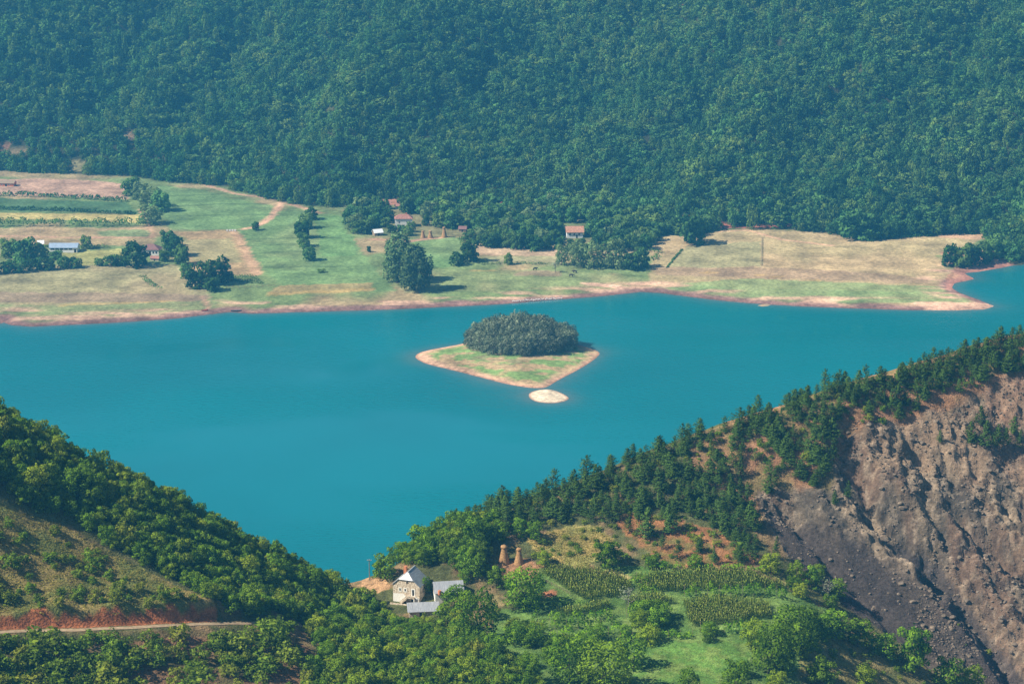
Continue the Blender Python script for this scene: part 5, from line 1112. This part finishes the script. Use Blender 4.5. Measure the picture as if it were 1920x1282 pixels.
gable_house(800, 392, 8, 6, 3.4, 1.8, M['brick'], M['redtile'], 'cottage', 'brick cottage with low red roof at the upper hamlet edge', 'house', -6, 0, [(-2, -1, 1.3, 2.4), (1, 2, 1.3, 2.4)])
gable_house(868, 434, 5.5, 5, 2.4, 1.6, M['wood'], M['purple'], 'shed', 'small shed with dark purple brown roof beside the hamlet track', 'shed', -10, 0, (), (-.5, .5, 0, 1.8))
gable_house(14, 348, 13, 7, 2.6, 1.6, M['brick'], M['wood'], 'stable', 'low brick stable with a pale roof at the upper picture edge of the plain', 'outbuilding', -5, 0, [(-4, -3, .9, 1.8), (2, 3, .9, 1.8)], (-.8, .8, 0, 2))
gable_house(77, 462, 4, 5, 2.6, 1.8, M['brick'], M['white'], 'shed', 'tiny brick red shed behind the trees by the long barn', 'shed', 10, 0, (), (-.5, .5, 0, 1.9))
gable_house(292, 488, 6, 4.5, 1.9, 1.2, M['stone'], M['redtile'], 'shed', 'low tumbledown shed in the yard below the white farmhouse', 'shed', -12, 0, (), (-.5, .5, 0, 1.6))
for i, px in enumerate((426, 431, 436, 441)):
    p = far_at(px, 434); h = empty('beehive', p); tag(h, 'small white box standing in a row at the corner of the tan plot', 'box', 'white boxes at the tan plot')
    bpart('body', M['white'], h, (-.55, .55, -.5, .5, .2, 1.2)); bpart('lid', M['white'], h, (-.65, .65, -.6, .6, 1.203, 1.35)); bpart('stand', M['wood'], h, (-.45, .45, -.4, .4, -.1, .197))
# --- boats
def boat(px, py, L, mat, label, rot):
    p = far_at(px, py); h = empty('rowing_boat', p+np.array([0, 0, .05]), rot); tag(h, label, 'boat'); V, F = [], []; n = 9
    for i in range(n):
        t_ = i/(n-1)*2-1; w_ = .75*(1-abs(t_)**2.4)+.03; x = t_*L/2; sh = .55+.25*t_*t_
        V += [(x, -w_, sh), (x, -w_*.75, .2), (x, 0, .05), (x, w_*.75, .2), (x, w_, sh), (x, w_*.86, sh), (x, w_*.6, .28), (x, 0, .18), (x, -w_*.6, .28), (x, -w_*.86, sh)]
    for i in range(n-1):
        for k_ in range(10): F.append((i*10+k_, i*10+(k_+1) % 10, (i+1)*10+(k_+1) % 10, (i+1)*10+k_))
    F += [tuple(range(10)), tuple(range(len(V)-1, len(V)-11, -1))]
    ob('hull', mesh_from('hull', V, F, mat), h)
    for x in (-.25, .2): bpart('thwart', M['wood'], h, (x*L-.15, x*L+.15, -.6, .6, .4, .46))
boat(384, 583, 4.5, M['redhull'], 'red and white rowing boat drawn up on the shore grass', .5); boat(443, 584, 7, M['hull'], 'dark blue rowing boat at the mud edge of the shore', .12)
# --- cows: one skinned body each
def cow_mesh():
    J = [(0, 0, 1.15), (.75, 0, 1.2), (-.75, 0, 1.15), (1.15, 0, 1.3), (1.55, 0, .95), (1.85, 0, .7), (.7, .28, .75), (.72, .28, .38), (.74, .28, .02), (.7, -.28, .75), (.72, -.28, .38), (.74, -.28, .02),
         (-.72, .28, .8), (-.82, .28, .42), (-.76, .28, .02), (-.72, -.28, .8), (-.82, -.28, .42), (-.76, -.28, .02), (-1.05, 0, 1.2), (-1.15, 0, .6), (1.5, .22, 1.12), (1.5, -.22, 1.12)]
    E = [(0, 1), (0, 2), (1, 3), (3, 4), (4, 5), (1, 6), (6, 7), (7, 8), (1, 9), (9, 10), (10, 11), (2, 12), (12, 13), (13, 14), (2, 15), (15, 16), (16, 17), (2, 18), (18, 19), (4, 20), (4, 21)]
    R = [.44, .42, .42, .26, .2, .13, .17, .09, .08, .17, .09, .08, .2, .1, .08, .2, .1, .08, .08, .04, .06, .06]
    me = bpy.data.meshes.new('cow'); me.from_pydata(J, E, []); o = bpy.data.objects.new('tmp', me); COL.objects.link(o)
    o.modifiers.new('skin', 'SKIN'); sk = me.skin_vertices[0].data
    for i, r_ in enumerate(R): sk[i].radius = (r_, r_)
    sk[0].use_root = True; o.modifiers.new('sub', 'SUBSURF').levels = 1; o.modifiers['sub'].render_levels = 1
    dg = bpy.context.evaluated_depsgraph_get(); out = bpy.data.meshes.new_from_object(o.evaluated_get(dg)); bpy.data.objects.remove(o); out.materials.clear(); out.materials.append(M['cow'])
    out.polygons.foreach_set('use_smooth', [True]*len(out.polygons)); return out
cm = cow_mesh()
for px, py, rz_, l in ((1003, 507, .4, 'dark cow grazing alone, nearest the pale weeds'), (1078, 512, 2.8, 'brown cow grazing beside the other one below the willows'), (1071, 519, -.3, 'black cow grazing nearest the shore below the willows')):
    o = ob('cow', cm, None, far_at(px, py)); o.rotation_euler = (0, 0, rz_); o.scale = (1.35,)*3; tag(o, l, 'cow', 'cows on the shore meadow')
# --- white birds at the water's edge
def bird_mesh():
    V, F = lathe([(.02, -.45), (.12, -.3), (.2, -.05), (.19, .12), (.1, .3), (.03, .42)], 8, 0); V = [(z, x, y+.55) for x, y, z in V]; tube(V, F, [(.3, 0, .62), (.42, 0, .85), (.5, 0, .95), (.66, 0, .93)], [.07, .05, .08, .02], 6)
    for s_ in (-.06, .06): tube(V, F, [(0, s_, .45), (0, s_, -.1)], [.02, .02], 4)
    return mesh_from('bird', V, F, M['white'], True)
bme = bird_mesh()
for i in range(34):
    t_ = (i+rng.uniform(-.3, .3))/33; px, py = 962+90*t_, 567.0-5.8*t_-abs(rng.normal(0, .6)); q = far_at(px, py)
    o = ob('bird', bme, None, q); o.rotation_euler = (0, 0, rng.uniform(0, 6.28)); o.scale = (1.2,)*3; tag(o, 'white water bird standing in the long row on the mud edge', 'bird', 'white birds at the shore')
# --- shoals
def shoal(name, poly, label):
    w_ = on_level([a for a, b in poly], [b for a, b in poly]); c_0 = w_.mean(0); V = [tuple(c_0+np.array([0, 0, .25]))]; n = len(w_)
    for s_, z_ in ((.55, .18), (1.0, -.08)): V += [tuple(c_0+(q-c_0)*s_+np.array([0, 0, z_])) for q in w_]
    F = [(0, 1+i, 1+(i+1) % n) for i in range(n)]+[(1+i, 1+n+i, 1+n+(i+1) % n, 1+(i+1) % n) for i in range(n)]
    tag(ob(name, mesh_from(name, V, F, M['road'] if 'pale' in label else M['rock'], True)), label, 'shoal', kind='structure')
shoal('shoal', [(1418, 573), (1428, 570), (1440, 569), (1447, 571), (1440, 574), (1428, 575)], 'pale sliver of sand just off the far shore')
# ================================================================== HAZE
V, F = [], []; box(V, F, -1500, 1500, -60, 2400, -12, 440)
m, t, out, N, L = nodes('valley_air'); pv = N('ShaderNodeVolumePrincipled'); pv.inputs['Color'].default_value = (.10, .53, 1, 1); pv.inputs['Density'].default_value = HAZE; pv.inputs['Anisotropy'].default_value = .1
L(pv.outputs[0], out.inputs['Volume'])
tag(ob('haze', mesh_from('haze', V, F, m)), 'thin blue haze filling the valley air', 'haze', kind='stuff')
